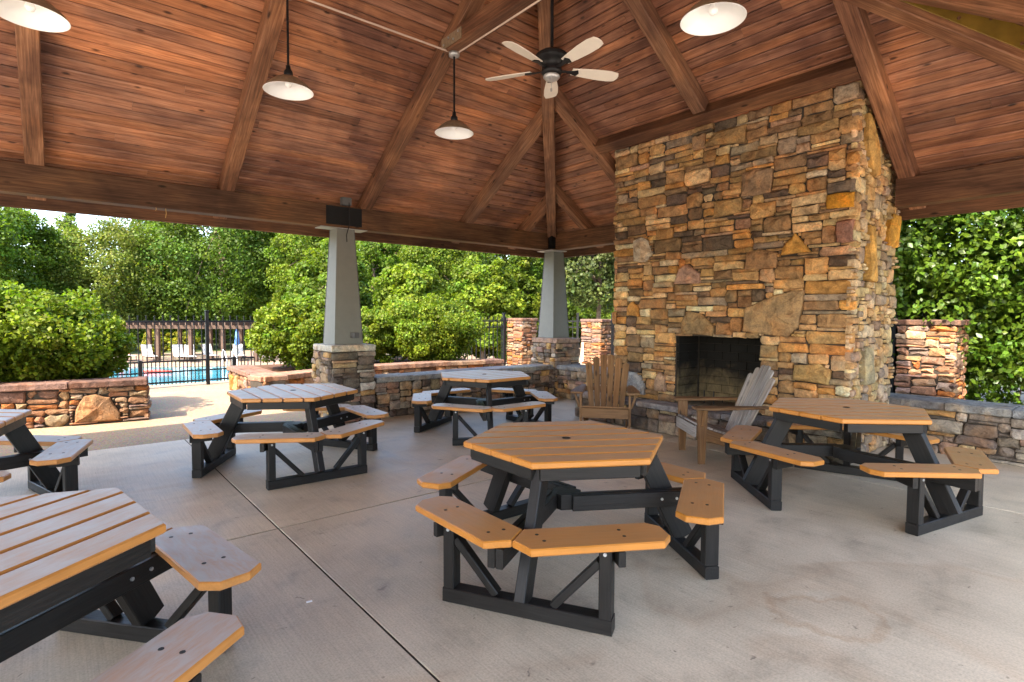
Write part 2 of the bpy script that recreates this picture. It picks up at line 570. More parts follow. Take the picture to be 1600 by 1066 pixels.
def pack(W, H, cell=0.034, wr=(3, 11), hr=(1, 4), features=(), holes=()):
    """irregular ledge-stone bond: list of (u0, v0, u1, v1) rectangles that leave features and holes free"""
    nu, nv = max(1, round(W / cell)), max(1, round(H / cell))
    cu, cv = W / nu, H / nv
    occ = np.zeros((nv, nu), bool)
    for poly in list(features) + list(holes):
        for j in range(nv):
            for i in range(nu):
                if in_poly(((i + .5) * cu, (j + .5) * cv), poly):
                    occ[j, i] = True
    out = []
    for j in range(nv):
        i = 0
        while i < nu:
            if occ[j, i]:
                i += 1
                continue
            free = 0
            while i + free < nu and not occ[j, i + free] and free < 16:
                free += 1
            h = rng.choices(range(hr[0], hr[1] + 1), [3, 7, 5, 1.9, .8, .5][:hr[1] - hr[0] + 1])[0]
            w = rng.randint(max(wr[0], h), wr[1]) if h < 3 else rng.randint(max(wr[0], h), wr[1] + 2)
            if free - w < wr[0]:
                w = free if free <= wr[1] + 2 else free // 2
            w = max(1, min(w, free))
            if w < 4:
                h = min(h, max(1, w - 1) if w < 3 else 3)
            hh = 1
            while hh < h and j + hh < nv and not occ[j + hh, i:i + w].any():
                hh += 1
            if j + hh == nv - 1 and not occ[nv - 1, i:i + w].any() and rng.random() < .8:
                hh += 1
            occ[j:j + hh, i:i + w] = True
            out.append((i * cu, j * cv, (i + w) * cu, (j + hh) * cv))
            i += w
    return out

def stone_shape(rect=None, poly=None, gap=0.007, rough=0.010):
    """irregular outline in (u, v)"""
    if rect is not None:
        u0, v0, u1, v1 = rect
        g = gap * .5
        u0, v0, u1, v1 = u0 + g, v0 + g, u1 - g, v1 - g
        w, h = u1 - u0, v1 - v0
        if gap > .01:
            rough = .02
        r = min(w, h) * rng.uniform(.10, .28 if gap < .01 else .42)
        rr = lambda: r * rng.uniform(.3, 1.3)
        pts = [(u0 + rr(), v0), (u0 + w * rng.uniform(.4, .6), v0), (u1 - rr(), v0), (u1, v0 + rr()), (u1, v1 - rr()),
               (u1 - rr(), v1), (u0 + w * rng.uniform(.4, .6), v1), (u0 + rr(), v1), (u0, v1 - rr()), (u0, v0 + rr())]
        k = min(rough, h * (.10 if gap < .01 else .17))
        return [(x + rng.uniform(-k, k), y + rng.uniform(-k, k)) for x, y in pts]
    out = []
    n = len(poly)
    for i in range(n):
        p, q = poly[i], poly[(i + 1) % n]
        out.append(p)
        t = rng.uniform(.4, .6)
        out.append((p[0] + (q[0] - p[0]) * t + rng.uniform(-.012, .012), p[1] + (q[1] - p[1]) * t + rng.uniform(-.012, .012)))
    return inset(out, gap * .5)

def add_stone(mb, outline, fr, depth, col, curve=None):
    O, U, V, W = fr
    n = len(outline)
    cx = sum(p[0] for p in outline) / n
    cy = sum(p[1] for p in outline) / n
    sx = max(p[0] for p in outline) - min(p[0] for p in outline)
    sy = max(p[1] for p in outline) - min(p[1] for p in outline)
    tx, ty = rng.uniform(-.045, .045), rng.uniform(-.09, .09)
    bev = min(.016, sy * .16, sx * .16)
    vs = []
    def P(x, y, d):
        return O + U * x + V * y + W * d
    for x, y in outline:
        vs.append(P(x, y, -.03))
    for x, y in outline:
        vs.append(P(x, y, depth - bev * rng.uniform(.7, 1.2) + (x - cx) * tx + (y - cy) * ty))
    for x, y in outline:
        l = math.hypot(x - cx, y - cy) + 1e-6
        f = 1 - bev * 1.15 / l
        X, Y = cx + (x - cx) * f, cy + (y - cy) * f
        vs.append(P(X, Y, depth + rng.uniform(-.004, .004) + (X - cx) * tx + (Y - cy) * ty))
    rings = 2
    if sx > .28 and sy > .16:
        rings = 3
        for x, y in outline:
            X, Y = cx + (x - cx) * rng.uniform(.45, .7), cy + (y - cy) * rng.uniform(.45, .7)
            vs.append(P(X, Y, depth + rng.uniform(.0, .03) + (X - cx) * tx + (Y - cy) * ty))
    vs.append(P(cx, cy, depth + rng.uniform(.0, .012) * rings))
    fs = []
    for k in range(rings):
        for i in range(n):
            j = (i + 1) % n
            fs.append((k * n + i, k * n + j, (k + 1) * n + j, (k + 1) * n + i))
    for i in range(n):
        fs.append((rings * n + i, rings * n + (i + 1) % n, (rings + 1) * n))
    mb.add(vs, fs, None, col)

def frame(O, U, V=(0, 0, 1)):
    O, U, V = Vector(O), Vector(U).normalized(), Vector(V).normalized()
    return (O, U, V, U.cross(V).normalized())

def lay_stones(parent, faces, pal, limit=300, name='stone', depth=(.008, .058), cell=.034, wr=(3, 11), hr=(1, 4), gap=.007):
    """faces: list of dict(fr, W, H, feats=[(poly, col)], holes=[], weight)"""
    items = []
    for F in faces:
        feats = F.get('feats', [])
        for r in pack(F['W'], F['H'], F.get('cell', cell), F.get('wr', wr), F.get('hr', hr), [p for p, c in feats], F.get('holes', [])):
            r = (r[0] + (rng.uniform(-.022, .010) if r[0] < 1e-6 else 0), r[1], r[2] + (rng.uniform(-.010, .022) if r[2] > F['W'] - 1e-6 else 0), r[3])
            if F.get('clip') and not F['clip']((r[0] + r[2]) / 2, r[3]):
                continue
            items.append(((r[2] - r[0]) * (r[3] - r[1]) * F.get('weight', 1), stone_shape(rect=r, gap=gap), F['fr'], rng.uniform(*depth), pick(F.get('pal', pal))))
        for p, c in feats:
            items.append((9.0, stone_shape(poly=p, gap=gap), F['fr'], rng.uniform(depth[1], depth[1] + .02), c))
    items.sort(key=lambda t: -t[0])
    rest = MB()
    for k, (a, o, fr, d, c) in enumerate(items):
        if k < limit:
            mb = MB()
            add_stone(mb, o, fr, d, c)
            mb.build(name, MAT['stone'], parent)
        else:
            add_stone(rest, o, fr, d, c)
    if rest.v:
        tag(rest.build('small_stones', MAT['stone'], parent), kind='stuff')

def cap_stones(parent, path, z0, z1, depth, over=0.05, pal=PAL_GREY, seg=(.45, .85), name='cap_stone'):
    """flagstones along a polyline (front edge), extending 'depth' to the left of the travel direction"""
    for a, b in zip(path[:-1], path[1:]):
        a, b = Vector(a), Vector(b)
        d = (b - a)
        L = d.length
        d.normalize()
        nrm = Vector((-d.y, d.x))
        s = 0.0
        while s < L - 1e-3:
            l = rng.uniform(*seg)
            if L - s - l < .3:
                l = L - s
            e = min(L, s + l) - .008
            j = lambda: rng.uniform(-.014, .014)
            k = max(2, int((e - s) / .14))
            pts = []
            for i in range(k + 1):
                q = a + d * (s + (e - s) * i / k) - nrm * (over + j())
                pts.append((q.x, q.y))
            for i in range(k, -1, -1):
                q = a + d * (s + (e - s) * i / k) + nrm * (depth + over * .6 + j())
                pts.append((q.x, q.y))
            mb = MB()
            dz = rng.uniform(-.006, .006)
            slab(mb, pts, z0 + .002, z1 + dz, .012, pick(pal))
            mb.build(name, MAT['stone'], parent)
            s += l

# ------------------------------------------------------------------ setting: ground, paving, pool
def flat(name, pts, z, mat, kind='structure', parent=None):
    mb = MB()
    mb.add([(x, y, z) for x, y in pts], [tuple(range(len(pts)))])
    o = mb.build(name, mat, parent)
    if parent is None:
        o['kind'] = kind
    return o

flat('ground', [(-400, -400), (400, -400), (400, 400), (-400, 400)], -1.30, MAT['ground'])
mb = MB()
box(mb, (-16, -16, -1.35), (16.5, 14.35, -0.012), .004)
tag(mb.build('patio', MAT['aggregate']), kind='structure')
mb = MB(); box(mb, (-15.5, -15.5, -.05), (16, -1.2, -.006), .002); box(mb, (-15.5, -1.2, -.05), (-4.3, 13.5, -.006), .002)  # unseen paving, made pale to bounce sun in under the roof
MAT['bounce_paving'] = plain_mat("bounce_paving_concrete", (0.60, 0.53, 0.44), 0.8, 0.2, 0, 0.12, 2)
tag(mb.build('bounce_paving', MAT['bounce_paving']), kind='structure')
# concrete floor poured in bays with sawn joints
floor = thing('floor', None, None)
floor['kind'] = 'structure'
xs = [-4.2, -2.3, 1.21, 5.82, 8.0]
ys = [-1.0, 4.09, 7.78]
for i in range(len(xs) - 1):
    for j in range(len(ys) - 1):
        if i < 2 and j == 0:
            pass
        mb = MB()
        box(mb, (xs[i] + .006, ys[j] + .009, -.008), (xs[i + 1] - .006, ys[j + 1] - .009, 0.0), .003)
        mb.build('concrete_slab', MAT['concrete'], floor)

mb = MB(); box(mb, (xs[0], ys[0], -.05), (xs[-1], ys[-1], -.0085), .001)
mb.build('joint_filler', MAT['mortar'], floor)
ZP = -1.25
flat('pool_deck', [(-12, 16), (40, 16), (40, 47), (-12, 47)], ZP, MAT['deck'])
pool_pts = [(-6, 21.5), (9.5, 19.5), (10.5, 26), (8.4, 32.4), (5.6, 33.6), (3.0, 35.2), (-8, 37)]
flat('pool_water', pool_pts, ZP + .006, MAT['water'])
cop = MB()
for a, b in zip(pool_pts, pool_pts[1:] + pool_pts[:1]):
    prism(cop, (*a, ZP + .03), (*b, ZP + .03), .34, .06, ch=.01)
tag(cop.build('pool_coping', MAT['deck']), kind='structure')

# ------------------------------------------------------------------ pavilion roof
SL = 0.6515                       # rise per metre
COSR = 1 / math.sqrt(1 + SL * SL)
YN, XE, YS, XW = 7.826, 7.481, -0.086, -3.40     # inner faces of the beams; unseen west end drawn in to admit sun
YC = 3.87
AX = XE - (YN - YC)               # apex of the east hip
AW = XW + (YN - YC)
ZB0, ZB1 = 2.810, 3.130           # beam bottom / top
ZU = 3.120                        # rafter underside over the inner beam face
RD = 0.17                         # rafter depth (square to the slope)
ZBD = ZU + (RD + .002) / COSR     # board underside there
EAVE = 0.60                       # boards run this far past the inner beam face
roof = thing('pavilion_roof', 'hipped timber pavilion roof with stained pine boards on heavy beams and rafters', 'pavilion roof')

def board_row(axis, t0, t1, lo0, hi0, lo1, hi1):
    """one row of boards: t is the distance from the beam face up the slope (plan), lo/hi are its plan ends at t0 and t1"""
    pass

def plane_point(side, s, t, lift=0.0):
    """s runs along the eave, t is the plan distance inward from the inner beam face, lift is square to the boards"""
    z = ZBD + SL * t + lift * COSR
    q = t - lift * SL * COSR
    if side == 'N': return Vector((s, YN - q, z))
    if side == 'S': return Vector((s, YS + q, z))
    if side == 'E': return Vector((XE - q, s, z))
    return Vector((XW + q, s, z))

def s_range(side, t):
    if side in 'NS':
        return (XW + t, XE - t)
    return (YS + t, YN - t)

def ceiling(side, seg, name='ceiling_board', joined=False, start=None):
    half = YN - YC
    width = .118 * COSR
    t = -EAVE
    rowi = 0
    acc = MB()
    while t < half - .02:
        t2 = min(t + width, half)
        a0, b0 = s_range(side, t)
        a1, b1 = s_range(side, t2)
        L = b0 - a0
        cuts = [0.0, 1.0]
        if seg and L > 2.5:
            n = max(1, round(L / seg))
            ph = rng.random()
            cuts = sorted({0.0, 1.0, *[min(.96, max(.04, (i + ph) / n + rng.uniform(-.06, .06))) for i in range(n)]})
        base = rng.uniform(.78, 1.18)
        for c0, c1 in zip(cuts[:-1], cuts[1:]):
            if c1 - c0 < .01:
                continue
            mbd = acc if joined else MB()
            off = roff()
            g = .0036
            ch = .008
            vs, gc = [], []
            sa0, sb0 = a0 + L * c0, a0 + L * c1
            L1 = b1 - a1
            sa1 = a1 if c0 == 0 else max(a1, sa0)
            sb1 = b1 if c1 == 1 else min(b1, sb0)
            eg = .001
            if c0 > 0: sa0 += eg; sa1 += eg
            if c1 < 1: sb0 -= eg; sb1 -= eg
            # cross-section: v-groove on both long edges (face looks down)
            for (tt, lf) in ((t + g, .018), (t + g, ch), (t + g + ch, 0.0), (t2 - g - ch, 0.0), (t2 - g, ch), (t2 - g, .018)):
                k = (tt - t) / max(1e-6, t2 - t)
                for e, (s0, s1) in enumerate(((sa0, sa1), (sb0, sb1))):
                    s = s0 + (s1 - s0) * k
                    vs.append(plane_point(side, s, tt, lf))
                    gc.append((s + off[0], tt + off[1], lf + off[2]))
            fs = [(2 * i, 2 * i + 1, 2 * i + 3, 2 * i + 2) for i in range(5)]
            fs += [(10, 11, 1, 0), (0, 2, 4, 6, 8, 10), (11, 9, 7, 5, 3, 1)]
            w = rng.uniform(-.10, .12)
            b = base * rng.uniform(.84, 1.14)
            mbd.add(vs, fs, gc, (b * (1 + w * .5), b, b * (1 - w)))
            if not joined:
                mbd.build(name, MAT['board'], roof)
        t = t2
        rowi += 1
    if joined:
        tag(acc.build(name, MAT['board'], roof), kind='stuff')

ceiling('N', 4.2)
ceiling('E', 4.4)
ceiling('S', None)
ceiling('W', None, joined=True)

# roof covering above the boards (shingles on deck)
mb = MB()
for side in 'NESW':
    half = YN - YC
    q = []
    for t in (-EAVE - .06, half):
        a, b = s_range(side, t)
        q.append((plane_point(side, a, t, .03), plane_point(side, b, t, .03)))
    vs = [q[0][0], q[0][1], q[1][1], q[1][0]]
    top = [v + Vector((0, 0, .07)) for v in vs]
    mb.add(vs + top, [(0, 1, 2, 3), (7, 6, 5, 4), (0, 4, 5, 1)])
mb.build('roof_covering', MAT['roofing'], roof)

def rafter(side, s, t0, t1, w=.165, d=RD, name='rafter', tint=None):
    a = plane_point(side, s, t0, -d / 2 - .001)
    b = plane_point(side, s, t1, -d / 2 - .001)
    up = (plane_point(side, s, 0, 1) - plane_point(side, s, 0, 0))
    return timber(name, a, b, w, d, MAT['timber'], roof, up, .008, tint or tintv(.9, 1.3, .06))

for x in (-1.99, -.11, 1.76, 3.65, 5.54, 6.85):
    t1 = min(YN - YC, XE - x, x - XW)
    rafter('N', x, -EAVE + .05, t1 - .06)
    rafter('S', x, -EAVE + .05, t1 - .06)
for y in (6.99, 5.62, 3.83, 2.04, .75):
    t1 = min(YN - y, y - YS, YN - YC)
    if y == 3.83:
        rafter('E', y, 1.28, t1 - .06)      # trimmed by the header in front of the chimney
    else:
        rafter('E', y, -EAVE + .05, t1 - .06)
    rafter('W', y, -EAVE + .05, t1 - .06)
# header in front of the chimney
th = 1.19
a = plane_point('E', 5.535, th, -RD / 2 - .003)
b = plane_point('E', 2.125, th, -RD / 2 - .003)
timber('header_beam', a, b, .155, RD, MAT['timber'], roof, plane_point('E', 0, 0, 1) - plane_point('E', 0, 0, 0), .008, (.70, .66, .60))

def hip(c, top, name='hip_rafter', w=.17, d=.25):
    c, top = Vector(c), Vector(top)
    dz = (RD + .02) / COSR
    a = Vector((c.x, c.y, c.z - d / 2 - .05))
    b = Vector((top.x, top.y, top.z - d / 2 - .05))
    return timber(name, a, b, w, d, MAT['timber'], roof, (0, 0, 1), .008, tintv(1.0, 1.25))
ZA = ZBD + SL * (YN - YC)
o = EAVE - .05
for (cx, cy, sx, sy, ax) in ((XE, YN, 1, 1, AX), (XE, YS, 1, -1, AX), (XW, YN, -1, 1, AW), (XW, YS, -1, -1, AW)):
    hip((cx + sx * o, cy + sy * o, ZBD - SL * o), (ax, YC, ZA))
timber('ridge_beam', (AX + .1, YC, ZA - .2), (AW - .1, YC, ZA - .2), .17, .28, MAT['timber'], roof)

# main beams on the columns
BT = .205
CHX0, CHX1, CHY0, CHY1 = 6.45, 7.78, 2.19, 5.40          # chimney
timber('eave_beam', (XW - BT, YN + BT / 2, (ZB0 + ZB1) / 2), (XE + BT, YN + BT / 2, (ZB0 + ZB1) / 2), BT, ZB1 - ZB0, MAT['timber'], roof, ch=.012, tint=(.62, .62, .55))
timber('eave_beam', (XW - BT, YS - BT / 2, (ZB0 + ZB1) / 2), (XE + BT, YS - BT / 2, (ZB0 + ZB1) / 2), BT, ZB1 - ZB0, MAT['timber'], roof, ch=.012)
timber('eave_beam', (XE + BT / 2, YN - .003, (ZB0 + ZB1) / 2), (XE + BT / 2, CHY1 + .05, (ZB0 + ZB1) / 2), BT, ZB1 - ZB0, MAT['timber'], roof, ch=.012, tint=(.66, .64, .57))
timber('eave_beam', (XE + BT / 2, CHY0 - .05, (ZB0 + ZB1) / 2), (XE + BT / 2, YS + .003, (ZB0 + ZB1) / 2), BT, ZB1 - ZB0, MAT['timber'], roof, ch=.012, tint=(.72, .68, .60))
timber('eave_beam', (XW - BT / 2, YN - .003, (ZB0 + ZB1) / 2), (XW - BT / 2, YS + .003, (ZB0 + ZB1) / 2), BT, ZB1 - ZB0, MAT['timber'], roof, ch=.012)
# fascia boards at the eaves
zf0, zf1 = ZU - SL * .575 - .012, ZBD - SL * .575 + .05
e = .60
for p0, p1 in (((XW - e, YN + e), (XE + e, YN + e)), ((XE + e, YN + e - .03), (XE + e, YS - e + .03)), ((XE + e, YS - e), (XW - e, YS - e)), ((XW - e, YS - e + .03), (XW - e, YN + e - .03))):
    timber('fascia_board', (*p0, (zf0 + zf1) / 2), (*p1, (zf0 + zf1) / 2), .05, zf1 - zf0, MAT['timber'], roof, tint=(.66, .62, .58))  # eave shade put into the darker tint
# collar ties with gusset plates
for x in (3.65, 1.76, -.11):
    zt = ZU + SL * (YN - 5.55) + .085
    if x == 3.65:
        y0, y1 = 5.62, 2.12
        timber('collar_tie', (x, y0, zt), (x, y1, zt), .16, .2, MAT['timber'], roof, tint=(.95, .9, .85))
        for yy, sg in ((5.40, 1), (2.34, -1)):
            for dx in (-.088, .088):
                mbp = MB()
                box(mbp, (x + dx - .005, yy - .20, zt - .07), (x + dx + .005, yy + .20, zt + .055), .002)
                pl = mbp.build('gusset_plate', MAT['shade'], roof)
                mbb = MB()
                for k in range(4):
                    tube(mbb, [(x + dx * 1.05, yy - .15 + k * .1, zt + (-.03 if k % 2 else .02)), (x + dx * 1.17, yy - .15 + k * .1, zt + (-.03 if k % 2 else .02))], .012, 6)
                mbb.build('bolt', MAT['steel'], pl)
    elif x < 3.65:
        pass
# ochre flitch plate on the south-east hip, with bolts
hc = Vector((XE - 1.0, YS + 1.0, ZBD + SL * 1.0))
ha = Vector((XE - 2.6, YS + 2.6, ZBD + SL * 2.6))
dirh = (ha - hc).normalized()
sd = Vector((-1, -1, 0)).normalized()
mbp = MB()
prism(mbp, hc + sd * .089 + Vector((0, 0, -.145)), ha + sd * .089 + Vector((0, 0, -.145)), .010, .17, (0, 0, 1), .002)
pl = mbp.build('flitch_plate', MAT['brass'], roof)
mbb = MB()
for k in range(9):
    q = hc + (ha - hc) * ((k + .5) / 9) + sd * .09 + Vector((0, 0, -.145 + (.05 if k % 2 else -.05)))
    tube(mbb, [q, q + sd * .018], .014, 6)
mbb.build('bolt', MAT['timber'], pl)
# conduit feeding the pendants
mbp = MB()
zc = ZU + SL * (YN - 5.55) - .018
tube(mbp, [(-.11, 5.52, zc + .01), (3.62, 5.52, zc + .01)], .010, 6)
tube(mbp, [(3.69, 5.48, zc - .002), (3.69, 2.30, zc - .002)], .010, 6)
mbp.build('conduit', MAT['conduit'], roof)
# steel saddle plates where the beam sits on the columns
def saddle(cx, y, w):
    mbs = MB()
    box(mbs, (cx - w / 2, y - .008, ZB0 + .035), (cx + w / 2, y - .001, ZB1 - .02), .002)
    sp = mbs.build('saddle_plate', MAT['black_metal'], roof)
    return sp
sp = saddle(3.30, YN, .54)
mbs = MB()
box(mbs, (2.95, YN - .02, ZB0 - .016), (3.65, YN + .22, ZB0 - .003), .003)
mbs.build('saddle_flange', MAT['steel'], sp)
mbs = MB()
box(mbs, (XE - .10, YN - .10, ZB0 + .03), (XE + .07, YN + .05, ZB1 + .005), .003)
sp = mbs.build('saddle_plate', MAT['black_metal'], roof)
mbs = MB()
box(mbs, (XE - .16, YN - .16, ZB0 - .018), (XE + .25, YN + .25, ZB0 - .004), .003)
mbs.build('saddle_flange', MAT['steel'], sp)

# ------------------------------------------------------------------ columns
def column(label, x0, y0, sx, sy, px=.70, ph=1.115, group='tapered columns on stone piers'):
    """x0,y0: near corner of the pier; shaft centre at sx,sy"""
    t = thing('column', label, 'column', (x0 + px / 2, y0 + px / 2, 0), 0, group)
    lx, ly = sx - (x0 + px / 2), sy - (y0 + px / 2)
    b, tp = .215, .13
    z0, z1 = ph + .002, ZB0 - .017
    mb = MB()
    vs = [(lx + i * b, ly + j * b, z0) for i, j in ((-1, -1), (1, -1), (1, 1), (-1, 1))] + [(lx + i * tp, ly + j * tp, z1) for i, j in ((-1, -1), (1, -1), (1, 1), (-1, 1))]
    mb.add(vs, [(3, 2, 1, 0), (4, 5, 6, 7), (0, 1, 5, 4), (1, 2, 6, 5), (2, 3, 7, 6), (3, 0, 4, 7)])
    mb.build('shaft', MAT['column'], t)
    for i, j in ((-1, -1), (1, -1), (1, 1), (-1, 1)):
        mb = MB()
        p0 = Vector((lx + i * b, ly + j * b, z0 + .003))
        p1 = Vector((lx + i * tp, ly + j * tp, z1 - .003))
        if (i, j) == (-1, -1):
            continue
        tube(mb, [p0, p1], .007, 4)
        mb.build('corner_bead', MAT['trim'], t)
    pier = MB()
    h = px / 2
    box(pier, (-h + .03, -h + .03, -.02), (h - .03, h - .03, ph - .09), .004)
    po = pier.build('pier', MAT['mortar'], t)
    zt = ph - .10
    faces = [dict(fr=frame((-h + .03, -h + .03, 0), (1, 0, 0)), W=px - .06, H=zt),
             dict(fr=frame((-h + .03, h - .03, 0), (0, -1, 0)), W=px - .06, H=zt, wr=(2, 5), hr=(1, 4))]
    lay_stones(po, faces, PAL_GREY, cell=.037)
    cap_stones(t, [(-h + .02, -h + .02), (h - .02, -h + .02)], ph - .095, ph, px - .05, .035, PAL_GREY, (.3, .5))
    return t

col1 = column('grey tapered column on stone pier with a small outlet box, left of the long seat wall', 2.94, 7.50, 3.31, 7.935)
mb = MB()
box(mb, (-.005, -.345, 1.21), (.065, -.10, 1.285), .004)
mb.v = [(v[0] + .05, v[1] + .075, v[2]) for v in mb.v]
mb.build('outlet_box', MAT['trim'], col1)
col2 = column('grey tapered column on stone pier at the far corner beside the fireplace', 7.28, 7.50, 7.66, 7.95)
for lab, dx, dy in (('tapered column outside the view at the left end of the long beam', -6.45, 0.0), ('tapered column outside the view at the right end of the fireplace wall', 4.36, -8.2)):
    c = copy_tree(col1)
    c.location = (col1.location.x + dx, col1.location.y + dy, 0)
    c['label'] = lab
# junction box, cable and strings on the beam
t = thing('junction_box', 'small grey junction box on the beam above the column, with dangling cable', 'junction box', (3.32, YN - .03, 3.20))
mb = MB(); box(mb, (-.07, -.03, ZB1 - 3.20 + .003), (.07, .05, .045), .004); mb.build('box_body', MAT['trim'], t)
mb = MB(); tube(mb, [(.03, -.035, -.03), (.03, -.035, -.35), (-.02, -.05, -.5), (-.015, -.05, -.60)], .006, 6); mb.build('cable', MAT['black_metal'], t)
for k, (x, z0, z1) in enumerate(((.975, 2.81, 2.775), (1.075, 2.81, 2.70))):
    mb = MB(); tube(mb, [(x, YN + .02, z0), (x + .004, YN + .01, (z0 + z1) / 2), (x - .004, YN + .018, z1)], .004, 5)
    tag(mb.build('jute_cord', MAT['cord']), ('short' if k == 0 else 'longer') + ' frayed jute cord hanging under the long eave beam', 'cord', 'cords hanging from the beam')

# ------------------------------------------------------------------ fireplace
fp = thing('fireplace', 'tall stacked fieldstone fireplace and chimney with raised hearth and sooty firebox', 'fireplace', (CHX0, (CHY0 + CHY1) / 2, 0))
ox, oy = CHX0, (CHY0 + CHY1) / 2
FB0, FB1, FBZ0, FBZ1 = 3.16, 4.335, .375, 1.285       # firebox opening (y range, z range)
cw = CHY1 - CHY0
mb = MB()
g = .03
def cb(lo, hi):
    box(mb, (lo[0] - ox, lo[1] - oy, lo[2]), (hi[0] - ox, hi[1] - oy, hi[2]), .001)
cb((CHX0 + g, CHY0 + g, -.02), (CHX1 - .01, FB0, 6.3))
cb((CHX0 + g, FB1, -.02), (CHX1 - .01, CHY1 - g, 6.3))
cb((CHX0 + g, FB0 + .001, FBZ1), (CHX1 - .012, FB1 - .001, 6.3))
cb((CHX0 + g, FB0 + .001, -.02), (CHX1 - .012, FB1 - .001, FBZ0))
cb((CHX0 + .62, FB0 + .001, FBZ0 + .001), (CHX1 - .014, FB1 - .001, FBZ1 - .001))
mb.build('chimney_core', MAT['mortar'], fp)
# front face runs from +y to -y (left to right as seen); u = CHY1 - y
def q(*pts):
    return [(u, v) for u, v in pts]
BIG = [
    (q((0.37, 2.33), (0.57, 2.30), (0.68, 2.42), (0.61, 2.60), (0.50, 2.66), (0.36, 2.62)), (0.50, 0.43, 0.34)),
    (q((1.03, 1.97), (1.42, 1.96), (1.42, 2.10), (1.24, 2.23), (1.12, 2.17)), (0.40, 0.25, 0.19)),
    (q((2.02, 1.36), (2.55, 1.30), (2.66, 1.42), (2.72, 1.84), (2.43, 1.80), (2.05, 1.64)), (0.33, 0.215, 0.11)),
    (q((1.15, 1.30), (1.62, 1.29), (1.63, 1.42), (1.45, 1.58), (1.25, 1.62), (1.15, 1.45)), (0.27, 0.18, 0.09)),
    (q((0.26, 1.55), (0.47, 1.53), (0.46, 1.68), (0.36, 1.76), (0.27, 1.70)), (0.44, 0.22, 0.06)),
    (q((2.45, 2.24), (2.78, 2.25), (2.70, 2.37), (2.60, 2.49), (2.50, 2.38)), (0.52, 0.27, 0.065)),
    (q((2.02, 2.10), (2.40, 2.10), (2.42, 2.28), (2.20, 2.34), (2.04, 2.30)), (0.28, 0.16, 0.08)),
    (q((2.93, 2.70), (3.20, 2.68), (3.20, 2.84), (2.93, 2.85)), (0.55, 0.26, 0.03)),
    (q((2.93, 2.86), (3.20, 2.85), (3.20, 2.98), (2.93, 2.97)), (0.16, 0.12, 0.09)),
    (q((1.60, 2.78), (1.97, 2.80), (1.97, 2.98), (1.62, 2.98)), (0.36, 0.23, 0.10)),
    (q((1.45, 3.70), (2.00, 3.62), (2.02, 3.84), (1.60, 3.84)), (0.33, 0.20, 0.085)),
    (q((1.95, 2.98), (2.32, 2.98), (2.33, 3.26), (2.12, 3.30), (1.96, 3.26)), (0.30, 0.19, 0.11)),
    (q((0.26, .42), (0.58, .42), (0.56, .62), (0.42, .74), (0.27, .74)), (0.40, 0.39, 0.38)),
    (q((0.76, .50), (0.93, .50), (0.92, .72), (0.82, .78), (0.75, .66)), (0.36, 0.23, 0.15)),
    (q((2.62, .82), (3.00, .80), (3.02, .96), (2.90, 1.03), (2.64, 1.0)), (0.44, 0.28, 0.11)),
    (q((3.04, 2.33), (3.20, 2.33), (3.20, 2.56), (3.03, 2.55)), (0.30, 0.15, 0.11)),
]
frF = frame((0, CHY1 - oy, 0), (0, -1, 0))                       # outward normal is -x
frF = (Vector((g, CHY1 - oy, 0)), Vector((0, -1, 0)), Vector((0, 0, 1)), Vector((-1, 0, 0)))
hole = [(CHY1 - FB1 - .0, -1), (CHY1 - FB0 + .0, -1), (CHY1 - FB0 + .0, FBZ1), (CHY1 - FB1 - .0, FBZ1)]
frS = (Vector((0, CHY0 - oy + g, 0)), Vector((1, 0, 0)), Vector((0, 0, 1)), Vector((0, -1, 0)))
frL = (Vector((CHX1 - ox, CHY1 - oy - g, 0)), Vector((-1, 0, 0)), Vector((0, 0, 1)), Vector((0, 1, 0)))
SIDE = [(q((.22, 3.40), (.45, 3.05), (.62, 3.10), (.50, 3.45), (.36, 3.70), (.24, 3.70)), (0.50, 0.29, 0.09)),
        (q((.95, 2.36), (1.28, 2.36), (1.28, 2.74), (1.05, 2.74), (.96, 2.56)), (0.56, 0.29, 0.05)),
        (q((.30, 1.95), (.52, 1.92), (.55, 2.55), (.40, 2.55), (.38, 2.2)), (0.50, 0.29, 0.085)),
        (q((.30, .80), (.55, .80), (.56, 1.20), (.33, 1.22)), (0.30, 0.25, 0.15))]
lay_stones(fp, [dict(fr=frF, W=cw, H=3.98, feats=BIG, holes=[hole], weight=1.0),
                dict(fr=frS, W=CHX1 - CHX0, H=3.98, feats=SIDE, weight=.35, wr=(2, 6), hr=(1, 5),
                     pal=[((0.46, 0.33, 0.17), 5), ((0.40, 0.27, 0.13), 4), ((0.33, 0.25, 0.17), 3), ((0.50, 0.40, 0.26), 3), ((0.25, 0.19, 0.14), 1.5)]),  # paler side palette: light from the open side put into the stone colours
                dict(fr=frL, W=CHX1 - CHX0, H=3.98, weight=.05)], PAL_GOLD, 300, cell=.0365, wr=(4, 12), hr=(1, 5))
# above the roof the shaft is plain stone, joined
mb = MB()
